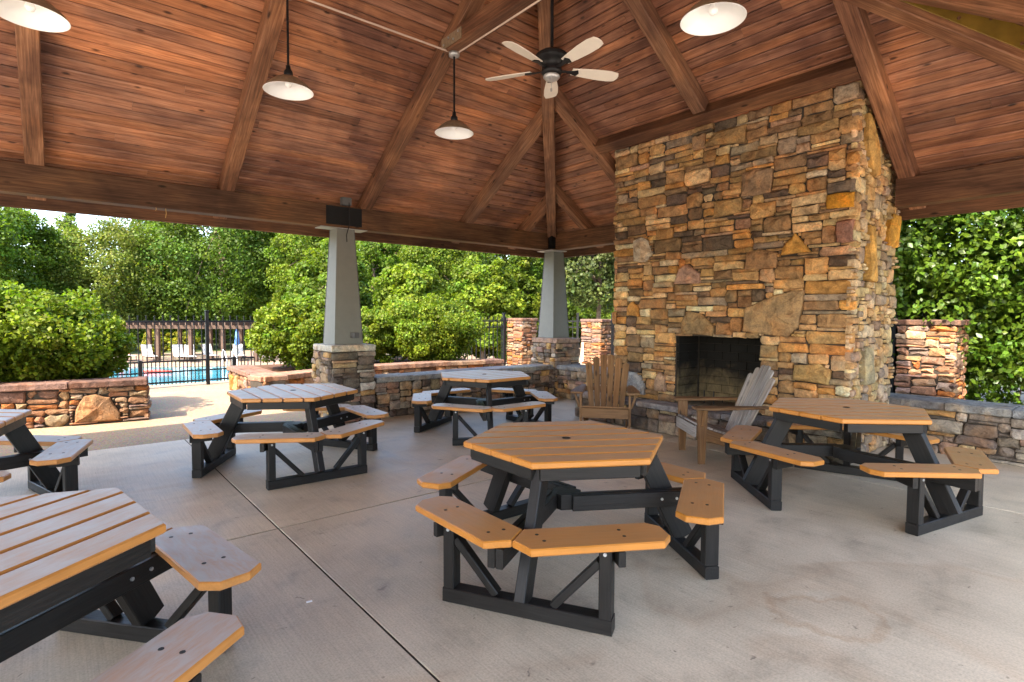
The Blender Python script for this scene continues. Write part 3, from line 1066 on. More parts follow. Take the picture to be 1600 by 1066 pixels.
# firebox lining: bricks on the back and both side walls
fbx = MB()
box(fbx, (.03, FB0 - oy + .003, FBZ0 - .03), (.60, FB1 - oy - .003, FBZ0 + .004), .002, (0.16, 0.13, 0.09))
firebox = fbx.build('firebox', MAT['firebrick'], fp)
bw, bh = .2325, .1125
nb = int((FB1 - FB0) / bw)
brick_m = MB(); box(brick_m, (0, 0, 0), (.03, bw - .006, bh - .005), .003, (0.20, 0.15, 0.08))
brick_me = brick_m.mesh('brick', MAT['firebrick'])
brick_h = MB(); box(brick_h, (0, 0, 0), (.03, bw / 2 - .006, bh - .005), .003, (0.20, 0.15, 0.08))
brick_hme = brick_h.mesh('brick', MAT['firebrick'])
for r in range(8):
    y = FB0 - oy + .006
    z = FBZ0 + .008 + r * bh
    if r % 2:
        o = link_mesh('brick', brick_hme, firebox); o.location = (.585, y, z); y += bw / 2
    while y + bw < FB1 - oy:
        o = link_mesh('brick', brick_me, firebox); o.location = (.585, y, z); y += bw
    if FB1 - oy - y > bw / 2:
        o = link_mesh('brick', brick_hme, firebox); o.location = (.585, y, z)
    for yy, sg in ((FB0 - oy + .034, 0), (FB1 - oy - .004, 0)):
        xx = .045
        for k in range(2):
            o = link_mesh('brick', brick_me, firebox); o.rotation_euler = (0, 0, -math.pi / 2); o.location = (xx, yy, z); xx += bw
# raised hearth
HX0, HY0, HY1, HZ = 6.12, 2.12, 5.86, .375
hm = MB()
box(hm, (HX0 + g - ox, HY0 + g - oy, -.02), (CHX0 - .004 - ox + .03, HY1 - g - oy, HZ - .075), .002)
hearth = hm.build('hearth', MAT['mortar'], fp)
lay_stones(hearth, [dict(fr=(Vector((HX0 + g - ox, HY1 - oy, 0)), Vector((0, -1, 0)), Vector((0, 0, 1)), Vector((-1, 0, 0))), W=HY1 - HY0, H=HZ - .075),
                    dict(fr=(Vector((CHX0 + .02 - ox, HY1 - g - oy, 0)), Vector((-1, 0, 0)), Vector((0, 0, 1)), Vector((0, 1, 0))), W=.34, H=HZ - .075)],
           PAL_GREY, cell=.042, wr=(3, 8), hr=(2, 4))
cap_stones(hearth, [(HX0 - ox, HY1 - oy), (HX0 - ox, HY0 - oy)], HZ - .07, HZ, CHX0 - HX0 - .04, .02, [((.20, .185, .175), 3), ((.26, .22, .19), 2), ((.15, .12, .11), 2)], (.5, .9), 'hearth_slab')
# andirons inside the firebox
t = thing('fire_grate', 'pair of thin dark andiron uprights standing in the firebox', 'fire grate', (6.72, 3.98, FBZ0 + .004))
for dy in (-.07, .07):
    mb = MB(); tube(mb, [(0, dy, 0), (0, dy, .17)], .009, 6); tube(mb, [(0, dy, .05), (.22, dy, .05)], .009, 6); tube(mb, [(.22, dy, .05), (.22, dy, 0)], .009, 6)
    mb.build('andiron', MAT['black_metal'], t)

# ------------------------------------------------------------------ seat walls
def stone_wall(name, label, cat, path, h, thick, pal, cap=.09, over=.03, ends=(True, True), cell=.036, wr=(3, 10), hr=(1, 4), feats=None, group=None, cappal=None, capseg=(.45, .85), lo=0.0, gap=.007):
    """path: visible front edge, wall body to the left of travel"""
    t = thing(name, label, cat, (path[0][0], path[0][1], 0), 0, group)
    O0 = Vector((path[0][0], path[0][1], 0))
    core = MB()
    faces = []
    for k, (a, b) in enumerate(zip(path[:-1], path[1:])):
        a3, b3 = Vector((*a, 0)) - O0, Vector((*b, 0)) - O0
        d = (b3 - a3)
        L = d.length
        d.normalize()
        nrm = Vector((-d.y, d.x, 0))
        pl = [a3 + nrm * .03, b3 + nrm * .03, b3 + nrm * (thick - .03), a3 + nrm * (thick - .03)]
        slab(core, [(p.x, p.y) for p in pl], lo - .03, h - cap, .002)
        faces.append(dict(fr=(a3 + nrm * .03 + Vector((0, 0, lo)), d, Vector((0, 0, 1)), -nrm), W=L, H=h - cap - lo, feats=(feats or {}).get(k, [])))
        if k == 0 and ends[0]:
            faces.append(dict(fr=(a3 + nrm * thick + d * .02 + Vector((0, 0, lo)), -nrm, Vector((0, 0, 1)), -d), W=thick, H=h - cap - lo))
        if k == len(path) - 2 and ends[1]:
            faces.append(dict(fr=(b3 - d * .02 + Vector((0, 0, lo)), nrm, Vector((0, 0, 1)), d), W=thick, H=h - cap - lo))
    co = core.build('wall_core', MAT['mortar'], t)
    lay_stones(t, faces, pal, 300, cell=cell, wr=wr, hr=hr, gap=gap)
    cap_stones(t, [(p[0] - O0.x, p[1] - O0.y) for p in path], h - cap, h, thick, over, cappal or pal, capseg)
    return t

SEATCAP = [((.25, .25, .26), 3), ((.20, .19, .185), 3), ((.31, .29, .27), 2)]
stone_wall('seat_wall', 'long low stone seat wall with flagstone top between the two tapered columns', 'seat wall', [(3.66, 7.56), (7.33, 7.56)], .615, .42, PAL_GREY, .085, .02, (False, False), group='stone seat walls', cappal=SEATCAP)
stone_wall('seat_wall', 'short stone seat wall between far corner column and hearth', 'seat wall', [(7.33, 7.49), (7.33, 5.90)], .615, .42, PAL_GREY, .085, .02, (False, False), group='stone seat walls', cappal=SEATCAP)
stone_wall('seat_wall', 'low stone seat wall with dark flagstone top running right from the chimney', 'seat wall', [(7.66, 2.34), (7.66, -1.4)], .590, .46, PAL_GREY, .095, .03, (False, False), group='stone seat walls', cappal=SEATCAP)

# ------------------------------------------------------------------ planters
CAPR = [((.165, .095, .070), 3), ((.19, .115, .085), 3), ((.13, .075, .056), 2)]
PL = [(-2.6, 10.35), (-.58, 9.92), (.14, 9.74), (1.04, 9.62)]
pfe = {2: [(q((.05, .03), (.56, .02), (.58, .12), (.46, .36), (.30, .42), (.16, .40), (.06, .2)), (0.26, 0.140, 0.068))]}
planter1 = stone_wall('stone_planter', 'red brown stone planter with big boulder face, in sun left of the gate', 'planter', PL, .600, .40, PAL_RED, .095, .05, (False, True), cell=.04, wr=(3, 9), hr=(1, 4), feats=pfe, group='stone planters outside', cappal=CAPR, capseg=(.6, 1.1), gap=.012)
PR = [(2.74, 12.3), (2.70, 9.80), (3.7, 10.20), (5.1, 10.55), (6.9, 10.52), (8.25, 10.28)]
pfe = {0: [(q((.10, .02), (.42, .02), (.40, .30), (.30, .36), (.12, .34)), (0.32, 0.125, 0.025)), (q((.45, .02), (.75, .02), (.74, .36), (.55, .36)), (0.32, 0.21, 0.10))]}
planter2 = stone_wall('stone_planter', 'stone planter with rust coloured corner stone, behind the outlet column', 'planter', PR, .50, .38, PAL_RED, .095, .05, (True, True), cell=.04, wr=(3, 9), hr=(1, 4), feats=pfe, group='stone planters outside', cappal=CAPR, capseg=(.5, 1.0), gap=.012)
for pl, pts, z in ((planter1, [(-2.6, 10.72), (-.5, 10.28), (.14, 10.1), (.68, 10.0), (.68, 12.4), (-2.6, 12.6)], .52), (planter2, [(3.04, 12.3), (3.06, 10.3), (3.7, 10.5), (5.1, 10.9), (6.9, 10.85), (8.0, 10.6), (8.4, 12.9), (3.04, 13.1)], .42)):
    O0 = pl.location
    mb = MB(); slab(mb, [(x - O0.x, y - O0.y) for x, y in pts], -.01, z, .02)
    mb.build('soil', MAT['soil'], pl)

# ------------------------------------------------------------------ stone pillars and metal fence
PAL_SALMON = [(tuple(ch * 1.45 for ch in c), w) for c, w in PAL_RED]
def pillar(label, x, y, s, h, rz, pal=PAL_RED):
    t = thing('stone_pillar', label, 'stone pillar', (x, y, -.012), rz, 'stone fence pillars')
    k = s / 2
    mb = MB(); box(mb, (-k + .03, -k + .03, -.01), (k - .03, k - .03, h - .08), .003); mb.build('pillar_core', MAT['mortar'], t)
    H = h - .09
    lay_stones(t, [dict(fr=(Vector((-k + .03, k, 0)), Vector((0, -1, 0)), Vector((0, 0, 1)), Vector((-1, 0, 0))), W=s, H=H),
                   dict(fr=(Vector((-k, -k + .03, 0)), Vector((1, 0, 0)), Vector((0, 0, 1)), Vector((0, -1, 0))), W=s, H=H)],
               pal, cell=.042, wr=(3, 10), hr=(1, 3), gap=.012, depth=(.012, .05))
    cap_stones(t, [(-k, -k), (k, -k)], h - .085, h, s, .04, CAPR, (.35, .6))
    return t
pillar('square stone pillar with flat cap left of the corner column', 10.95, 12.75, .66, 1.49, R_(4))
pillar('square stone pillar behind the wooden chair, left of the chimney', 12.32, 10.90, .70, 1.47, R_(4))
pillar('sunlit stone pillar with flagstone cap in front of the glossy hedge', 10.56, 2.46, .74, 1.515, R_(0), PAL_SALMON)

picket_mb = MB(); box(picket_mb, (-.009, -.009, .06), (.009, .009, 1.50), .002)
box(picket_mb, (-.014, -.014, 1.50), (.014, .014, 1.525), .003)
PICK = picket_mb.mesh('picket', MAT['black_metal'])
short_mb = MB(); box(short_mb, (-.008, -.008, .06), (.008, .008, .55), .002)
SHORT = short_mb.mesh('short_picket', MAT['black_metal'])
post_mb = MB(); box(post_mb, (-.032, -.032, -.05), (.032, .032, 1.62), .004); box(post_mb, (-.04, -.04, 1.62), (.04, .04, 1.645), .006)
POST = post_mb.mesh('fence_post', MAT['black_metal'])
spost_mb = MB(); box(spost_mb, (-.035, -.035, -.05), (.035, .035, .60), .004)
SPOST = spost_mb.mesh('gate_stop', MAT['black_metal'])
def fence(label, a, b, posts, pitch=.145, low=True, stops=(), group='black metal pool fence runs'):
    a, b = Vector(a), Vector(b)
    d = b - a
    L = d.length
    t = thing('metal_fence', label, 'fence', (a.x, a.y, -.012), math.atan2(d.y, d.x), group)
    for z, hh in ((.11, .035), (.56, .035), (1.40, .04)) if low else ((.11, .035), (1.22, .035), (1.40, .04)):
        timber('rail', (0, 0, z), (L, 0, z), .03, hh, MAT['black_metal'], t, ch=.003)
    if low:
        timber('rail', (0, .03, .33), (L, .03, .33), .02, .03, MAT['black_metal'], t, ch=.003)
    n = int(L / pitch)
    for i in range(n):
        x = (i + .5) * L / n
        if min([abs(x - px) for px in posts] + [9]) < .06:
            continue
        o = link_mesh('picket', PICK, t); o.location = (x, 0, 0)
        if low:
            o = link_mesh('short_picket', SHORT, t); o.location = (x + L / n / 2, 0, 0)
    for px in posts:
        o = link_mesh('fence_post', POST, t); o.location = (px, 0, 0)
    for px in stops:
        o = link_mesh('gate_stop', SPOST, t); o.location = (px, -.05, 0)
    return t
fence('black metal pool fence with spear pickets, seen between the two planters', (-2.4, 13.40), (3.60, 13.78), (0, 2.2, 3.05, 5.02), stops=(3.75, 5.55))
fence('black metal fence running behind the rounded planter shrubs to a pillar', (3.66, 13.78), (10.6, 13.0), (2.3, 4.6, 6.85), low=False)
fence('black metal fence section between the two stone pillars behind the corner column', (11.3, 12.4), (12.06, 11.35), (.08, 1.2), low=False)
fence('black metal fence section passing behind the chimney to the hedge', (12.4, 10.5), (10.6, 2.88), (.10, 2.6, 5.2, 7.72), low=False)
# small sign by the pillar
t = thing('notice_sign', 'small white and navy notice sign with a curved white mark beside the pillar', 'sign', (10.75, 10.05, -.012), R_(50))
mb = MB(); tube(mb, [(0, .03, 0), (0, .03, .62)], .015, 6); mb.build('sign_post', MAT['steel'], t)
mb = MB(); box(mb, (-.085, -.008, .36), (.085, .008, .86), .002); sb = mb.build('sign_board', MAT['white'], t)
mb = MB(); box(mb, (-.083, -.013, .52), (.083, -.0085, .79), .001); mb.build('navy_panel', MAT['navy'], sb)
mb = MB(); tube(mb, [(-.05, -.016, .76), (.02, -.016, .75), (.045, -.016, .70), (.02, -.016, .64), (-.02, -.016, .59), (-.05, -.016, .56)], .012, 5); mb.build('white_mark', MAT['white'], sb)

# ------------------------------------------------------------------ picnic tables
def make_table(TAN):
    t = thing('picnic_table', None, 'picnic table')
    Rv = .653
    ap = Rv * math.cos(R_(30))
    nb = 7
    w = 2 * ap / nb
    edge = lambda y: Rv - abs(y) / math.tan(R_(60)) if abs(y) <= ap else 0
    for i in range(nb):
        y0, y1 = -ap + i * w + .0075, -ap + (i + 1) * w - .0075
        x0, x1 = Rv - abs(y0) / math.sqrt(3), Rv - abs(y1) / math.sqrt(3)
        poly = [(-x0, y0), (x0, y0)] + ([(Rv, 0)] if y0 < 0 < y1 else []) + [(x1, y1), (-x1, y1)] + ([(-Rv, 0)] if y0 < 0 < y1 else [])
        mb = MB(); slab(mb, poly, .722, .76, .007, tintv(.92, 1.08, .02)); mb.build('top_board', TAN, t)
    mb = MB(); lathe(mb, [(.0, .7605), (.019, .7605), (.026, .7635), (.030, .7605)], 16); mb.build('umbrella_hole', MAT['black'], t)
    mb = MB(); slab(mb, [((Rv - .075) * math.cos(R_(60 * k)), (Rv - .075) * math.sin(R_(60 * k))) for k in range(6)], .712, .7215, .002); mb.build('gap_shade_sheet', MAT['black'], t)  # black sheet added under the boards so the open gaps look shaded
    # apron under the top
    for k in range(6):
        a0, a1 = R_(60 * k), R_(60 * (k + 1))
        p0 = Vector((math.cos(a0), math.sin(a0), 0)) * (Rv - .05)
        p1 = Vector((math.cos(a1), math.sin(a1), 0)) * (Rv - .05)
        d = (p1 - p0).normalized()
        timber('apron_rail', p0 + Vector((0, 0, .686)) + d * .022, p1 + Vector((0, 0, .686)) - d * .022, .036, .070, MAT['black'], t, ch=.004)
    for k in range(3):
        th = R_(120 * k)
        rad = Vector((math.cos(th), math.sin(th), 0))
        tan = Vector((-rad.y, rad.x, 0))
        up = Vector((0, 0, 1))
        P = lambda r, s, z: rad * r + tan * s + up * z
        # slanted main leg
        timber('leg', P(.49, 0, .715), P(.80, 0, .083), .058, .135, MAT['black'], t, rad, ch=.005)
        # paired cross arms
        for s in (-.096, -.053):
            timber('cross_arm', P(.02, s, .372), P(.985, s, .372), .038, .098, MAT['black'], t, ch=.004)
        mb = MB()
        for rr in (.60, .70):
            q0 = P(rr, -.115, .375); tube(mb, [q0, q0 - tan * .006], .009, 8)
        mb.build('bolt_head', MAT['steel'], t)
        # base frame
        timber('skid', P(.765, -.455, .042), P(.765, .455, .042), .085, .078, MAT['black'], t, ch=.005)
        for sg in (-1, 1):
            timber('post', P(.765, sg * .42, .083), P(.765, sg * .42, .418), .062, .086, MAT['black'], t, rad, ch=.005)
            mb = MB(); q0 = P(.765 + .043, sg * .42, .40); tube(mb, [q0, q0 + rad * .006], .009, 8); mb.build('bolt_head', MAT['steel'], t)
            timber('brace', P(.765, sg * .388, .345), P(.765, sg * .155, .084), .040, .058, MAT['black'], t, rad, ch=.004)
            # seat plank
            sd = rad * -.5 + tan * (.866 * sg)           # along the plank
            inn = rad * -.866 - tan * (.5 * sg)          # towards the table
            O = rad * 1.092
            o2, W = .135, .250
            mi_s = .146                                   # inner edge starts further along (mitre)
            pts = [(o2, 0), (.79, 0), (.848, .075), (.848, .195), (.785, W), (W / math.tan(R_(60)) , W), (o2 * .58, o2 * .33 + .0)]
            pts = [(o2 + .0, 0.0), (.79, 0.0), (.848, .072), (.848, .192), (.785, W), (W / math.tan(R_(60)) + .0, W), (.068 , .068 * math.tan(R_(60)))]
            poly = []
            for a, b in pts:
                a2 = a + .003
                v = O + sd * a2 + inn * b
                poly.append((v.x, v.y))
            if sg < 0:
                poly = poly[::-1]
            # make counter-clockwise
            ar = sum(poly[i - 1][0] * poly[i][1] - poly[i][0] * poly[i - 1][1] for i in range(len(poly)))
            if ar < 0:
                poly = poly[::-1]
            mb = MB(); slab(mb, poly, .424, .462, .006, tintv(.92, 1.08, .02), (sd.x, sd.y)); pk = mb.build('seat_plank', TAN, t)
            mb = MB()
            for a, b in ((.22, .09), (.20, .17), (.62, .09), (.62, .17)):
                v = O + sd * a + inn * b
                lathe(mb, [(0, .4635), (.009, .4635), (.0105, .461)], 8, (v.x, v.y))
            mb.build('bolt', MAT['black'], pk)
            # cleat below the plank on the post
            c0 = O + sd * .56 + inn * .025
            c1 = O + sd * .62 + inn * .235
            cc = P(.765, sg * .42, 0)
            timber('cleat', cc - inn * .072 + sd * .052 + up * .385, cc + inn * .115 + sd * .052 + up * .385, .036, .074, MAT['black'], t, ch=.003)
    mb = MB(); lathe(mb, [(0, .42), (.10, .42), (.10, .325), (0, .325)], 6); mb.build('hub', MAT['black'], t)
    return t

TABLES = [
    (2.497, 2.468, 329.24, 'orange tan hexagonal picnic table standing in the centre foreground'),
    (1.887, 5.815, 268.19, 'pale topped hexagonal picnic table in front of the outlet column pier'),
    (4.397, 5.880, 358.95, 'farthest hexagonal picnic table, in front of the long stone seat wall'),
    (5.242, 1.806, 137.72, 'tan hexagonal picnic table beside the right seat wall, behind the side-on wooden chair'),
    (-.780, 5.760, 136.0, 'hexagonal picnic table cut by the left edge, in front of the boulder planter'),
    (-.304, 2.607, 38.74, 'hexagonal picnic table nearest the camera at lower left, top boards widely grooved'),
]
protos = {}
for i, (x, y, a, lab) in enumerate(TABLES):
    key = 'tan' if i in (0, 3) else 'tan_pale'
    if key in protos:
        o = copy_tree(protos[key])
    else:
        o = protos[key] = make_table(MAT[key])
    o.location = (x, y, 0)
    o.rotation_euler = (0, 0, R_(a))
    o['label'] = lab
    o['category'] = 'picnic table'
    o['group'] = 'hexagonal picnic tables under the pavilion'
    if i == 1:
        TAG_T = o
    if i == 5:
        o = TAG_T
        mb = MB(); box(mb, (-.60, -.06, .655), (-.594, .05, .705), .001)
        tg = mb.build('maker_tag', MAT['plate'], o)
        tg.rotation_euler = (0, 0, R_(-30 - 0))

# ------------------------------------------------------------------ adirondack chairs
def make_chair(label, loc, rz, slat_mat, mat):
    """faces local -y"""
    t = thing('adirondack_chair', label, 'wooden chair', loc, rz, 'wooden chairs by the fireplace')
    up = Vector((0, 0, 1))
    for sg in (-1, 1):
        x = sg * .30
        # side stringer: from front seat height down to the floor at the back
        timber('back_leg', (x - sg * .035, -.34, .335), (x - sg * .035, .52, .05), .026, .115, mat, t, up, ch=.004)
        mb = MB()
        # tapered front leg
        w0, w1 = .075, .045
        prism(mb, (x, -.30, 0), (x, -.30, .575), .028, .115, (0, 1, 0), .004)
        for i in range(8):
            v = Vector(mb.v[i]); mb.v[i] = (v.x, -.30 + (v.y + .30) * .62, v.z)
        mb.build('front_leg', mat, t)
        arm = [(sg * .265, -.40), (sg * .42, -.40), (sg * .425, -.20), (sg * .37, .20), (sg * .34, .40), (sg * .285, .40), (sg * .27, .1)]
        if sg < 0: arm = arm[::-1]
        mb = MB(); slab(mb, arm, .578, .604, .005, tintv(), (0, 1)); mb.build('arm_rest', mat if slat_mat is mat else MAT['chair'], t)
        br = [(-.115, 0), (.0, 0), (0, -.20), (-.03, -.19)]
        mb = MB()
        prism(mb, (x + sg * .075, -.30, .575), (x + sg * .02, -.30, .40), .028, .03, (0, 1, 0), .003)
        mb.build('arm_bracket', mat, t)
    timber('front_apron', (-.285, -.365, .338), (.285, -.365, .338), .024, .12, mat if slat_mat is mat else slat_mat, t, ch=.004)
    # seat slats following the stringers
    for i in range(6):
        f = i / 5.5
        y = -.315 + f * .50
        z = .402 - f * .165
        timber('seat_slat', (-.30, y, z), (.30, y, z), .082, .022, slat_mat, t, (0, .31, 1), ch=.004, tint=tintv(.9, 1.1))
    timber('arm_cross_rail', (-.33, .335, .560), (.33, .335, .560), .03, .06, mat, t, ch=.004)
    timber('lower_back_rail', (-.29, .20, .235), (.29, .20, .235), .03, .08, mat, t, ch=.004)
    # fanned back slats
    n = 6
    lean = .46
    for i in range(n):
        f = (i - (n - 1) / 2) / ((n - 1) / 2)
        top = 1.02 - .115 * f * f - .01
        x0, x1 = f * .185, f * .255
        b0 = Vector((x0, .155, .215))
        h = (top - .215)
        b1 = Vector((x1, .155 + h * lean, top))
        d = (b1 - b0)
        L = d.length
        d.normalize()
        s = Vector((1, 0, 0)); s = (s - d * s.dot(d)).normalized()
        nrm = s.cross(d)
        wb, wt = .033, .045
        arc = [(wt * math.cos(a), L - wt * .55 + wt * .55 * math.sin(a)) for a in [math.pi * k / 6 for k in range(7)]]
        poly = [(-wb, 0), (wb, 0)] + arc
        Mx = Matrix((s, d, nrm)).transposed().to_4x4(); Mx.translation = b0
        mb = MB(); slab(mb, poly, -.011, .011, .004, tintv(.9, 1.12), (0, 1), Mx)
        mb.build('back_slat', slat_mat, t)
    return t
make_chair('brown wooden lounge chair with fanned back slats facing the tables, left of the firebox', (5.50, 4.72, 0), R_(-51), MAT['chair'], MAT['chair'])
make_chair('wooden lounge chair seen from its side, back slats weathered grey, right of firebox', (5.60, 3.19, 0), R_(-128), MAT['chair_grey'], MAT['chair'])

# ------------------------------------------------------------------ pendants and ceiling fan
def pendant(x, y, label, ztop=4.565, z=3.665):
    t = thing('pendant_lamp', label, 'pendant lamp', (x, y, ztop), 0, 'barn pendant lamps under the roof')
    dz = z - ztop
    mb = MB(); lathe(mb, [(.0, .02), (.062, .02), (.066, 0), (.060, -.022), (.03, -.026), (0, -.026)], 20); mb.build('canopy', MAT['steel'], t, True)
    mb = MB(); tube(mb, [(0, 0, -.02), (0, 0, dz + .20)], .0115, 8); mb.build('rod', MAT['black_metal'], t)
    mb = MB(); lathe(mb, [(0, dz + .245), (.020, dz + .240), (.024, dz + .20), (.040, dz + .185), (.043, dz + .128), (.030, dz + .125), (0, dz + .125)], 20); mb.build('socket_cap', MAT['black_metal'], t, True)
    outer = [(.043, dz + .138), (.075, dz + .128), (.120, dz + .105), (.165, dz + .070), (.200, dz + .035), (.222, dz + .006), (.226, dz)]
    mb = MB(); lathe(mb, outer, 40); sh = mb.build('lamp_shade', MAT['shade'], t, True)
    inner = [(r - .004, zz - .004) for r, zz in outer]
    inner[-1] = (.2235, dz - .002)
    mb = MB(); lathe(mb, inner + [(.226, dz)], 40); lathe(mb, [(0, dz + .122), (.041, dz + .124)], 40); mb.build('shade_lining', MAT['white'], sh, True)
    mb = MB(); lathe(mb, [(.014, dz + .12), (.016, dz + .10), (.030, dz + .075), (.032, dz + .058), (.022, dz + .040), (0, dz + .034)], 16); mb.build('bulb', MAT['white'], t, True)
    return t
pendant(3.66, 5.49, 'barn pendant lamp hanging left of the ceiling fan')
pendant(1.78, 5.50, 'barn pendant lamp on a long rod beside the slanting second rafter')
pendant(-.07, 5.33, 'barn pendant lamp at the upper left corner of the view')
pendant(3.70, 2.22, 'barn pendant lamp cut by the top edge, above the chimney header')

fz = 3.85
t = thing('ceiling_fan', 'black ceiling fan with five ivory blades on a rod below the roof peak', 'ceiling fan', (3.66, 3.85, fz))
mb = MB(); tube(mb, [(0, 0, .16), (0, 0, 1.72)], .016, 10); mb.build('down_rod', MAT['black_metal'], t)
mb = MB(); lathe(mb, [(0, .20), (.035, .19), (.05, .165), (.115, .150), (.150, .125), (.155, .115), (.148, .108), (.155, .098), (.15, .088), (.125, .062), (.095, .04), (.092, -.01), (.10, -.02), (.09, -.045), (.06, -.06), (0, -.062)], 32)
mb.build('motor_housing', MAT['black_metal'], t, True)
mb = MB(); lathe(mb, [(.075, -.058), (.080, -.075), (.06, -.095), (.03, -.105), (0, -.107)], 24); mb.build('light_cap', MAT['steel'], t, True)
for k in range(5):
    a = R_(47 + 72 * k)
    Mz = Matrix.Rotation(a, 4, 'Z') @ Matrix.Rotation(R_(-13), 4, 'X')
    outl = [(.20, -.045), (.32, -.060), (.45, -.072), (.58, -.074), (.655, -.058), (.672, -.02), (.672, .02), (.655, .058), (.58, .074), (.45, .072), (.32, .060), (.20, .045)]
    mb = MB(); slab(mb, outl, -.004, .004, .002, (1, 1, 1), (1, 0), Mz); bl = mb.build('blade', MAT['blade'], t)
    mb = MB(); slab(mb, [(.085, -.014), (.19, -.018), (.25, -.042), (.27, 0), (.25, .042), (.19, .018), (.085, .014)], -.014, -.0055, .002, (1, 1, 1), (1, 0), Mz)
    mb.build('blade_iron', MAT['black_metal'], bl)
mb = MB(); tube(mb, [(-.05, -.05, -.06), (-.05, -.05, -.20)], .003, 5); lathe(mb, [(0, -.20), (.008, -.205), (.008, -.23), (0, -.235)], 8, (-.05, -.05)); mb.build('pull_chain', MAT['steel'], t)

# ------------------------------------------------------------------ poolside
def lounger(label, x, y, rz, towel=False):
    t = thing('sun_lounger', label, 'sun lounger', (x, y, ZP), rz, 'white sun loungers across the pool')
    for sx in (-.28, .28):
        mb = MB(); tube(mb, [(sx, -.95, .32), (sx, .35, .32), (sx, .80, .95)], .022, 6)
        for yy in (-.8, .25):
            tube(mb, [(sx, yy, .32), (sx, yy - .05, 0)], .02, 6)
        mb.build('frame', MAT['pergola'], t)
    mb = MB(); box(mb, (-.27, -.95, .33), (.27, .36, .35), .004); mb.build('seat_sling', MAT['sling'], t)
    mb = MB(); prism(mb, (0, .36, .34), (0, .80, .96), .54, .02, (0, -1, .7)); mb.build('back_sling', MAT['towel'] if towel else MAT['sling'], t)
    return t
lounger('sun lounger with a red towel over its back, at the far left of the pool', 3.35, 40.4, R_(8), True)
lounger('white sun lounger left of the first lit pergola post', 4.35, 39.3, R_(4))
lounger('white sun lounger just right of the first lit pergola post', 5.75, 38.3, R_(-3))
lounger('white sun lounger beside the second lit pergola post, on its left', 6.25, 37.7, R_(-6))
lounger('white sun lounger right of the second lit pergola post', 7.35, 38.0, R_(3))
lounger('white sun lounger beside the folded blue parasol', 8.75, 36.9, R_(-8))
lounger('white sun lounger at the right end near the planter shrub', 9.75, 36.2, R_(-4))

pg = thing('pergola', 'long brown timber pergola standing across the pool', 'pergola', (3.0, 40.4, ZP), math.atan2(-5.1, 6.2))
Lp = 8.2
for k in range(5):
    timber('pergola_post', (.35 + k * 1.95, 0, 0), (.35 + k * 1.95, 0, 2.05), .2, .2, MAT['pergola'], pg, (1, 0, 0), .01)
    timber('pergola_post', (.35 + k * 1.95 - .1, 2.4, 0), (.35 + k * 1.95 - .1, 2.4, 2.05), .2, .2, MAT['pergola'], pg, (1, 0, 0), .01)
for yy in (-.12, .12, 2.28, 2.52):
    timber('pergola_beam', (-.4, yy, 2.06), (Lp + .4, yy, 2.06), .05, .22, MAT['pergola'], pg, ch=.006)
for k in range(24):
    x = -.3 + k * (Lp + .6) / 23
    timber('pergola_slat', (x, -.55, 2.27), (x, 2.95, 2.27), .07, .2, MAT['pergola'], pg, ch=.006)

t = thing('folded_parasol', 'folded blue parasol on a pole across the pool', 'parasol', (8.75, 37.3, ZP))
mb = MB(); tube(mb, [(0, 0, 0), (0, 0, 2.0)], .025, 8); mb.build('pole', MAT['steel'], t)
mb = MB(); lathe(mb, [(.03, 1.98), (.10, 1.7), (.14, 1.25), (.16, .98), (.12, .93), (.03, .95)], 12); mb.build('canopy', MAT['blue'], t, True)
t = thing('pool_handrail', 'bent white metal handrail at the pool steps', 'handrail', (7.35, 32.9, ZP))
for dx in (-.25, .25):
    mb = MB(); tube(mb, [(dx, .6, 0), (dx, .6, .75), (dx, .45, .88), (dx, .1, .80), (dx, -.5, .35), (dx, -.55, 0)], .03, 6); mb.build('rail', MAT['white'], t)
mb = MB(); tube(mb, [(3.3, 31.6, ZP + .07), (3.8, 31.2, ZP + .09), (4.3, 30.6, ZP + .07)], .06, 6)
tag(mb.build('pool_noodle', MAT['red'], None, True), 'red foam pool noodle floating on the pool', 'pool noodle')

# litter on the floor
mb = MB(); slab(mb, [(1.0, 2.915), (1.03, 2.91), (1.033, 2.925), (1.004, 2.93)], .001, .004, .001)
tag(mb.build('paper_scrap', MAT['white']), 'tiny white paper scrap lying on the concrete floor', 'litter')

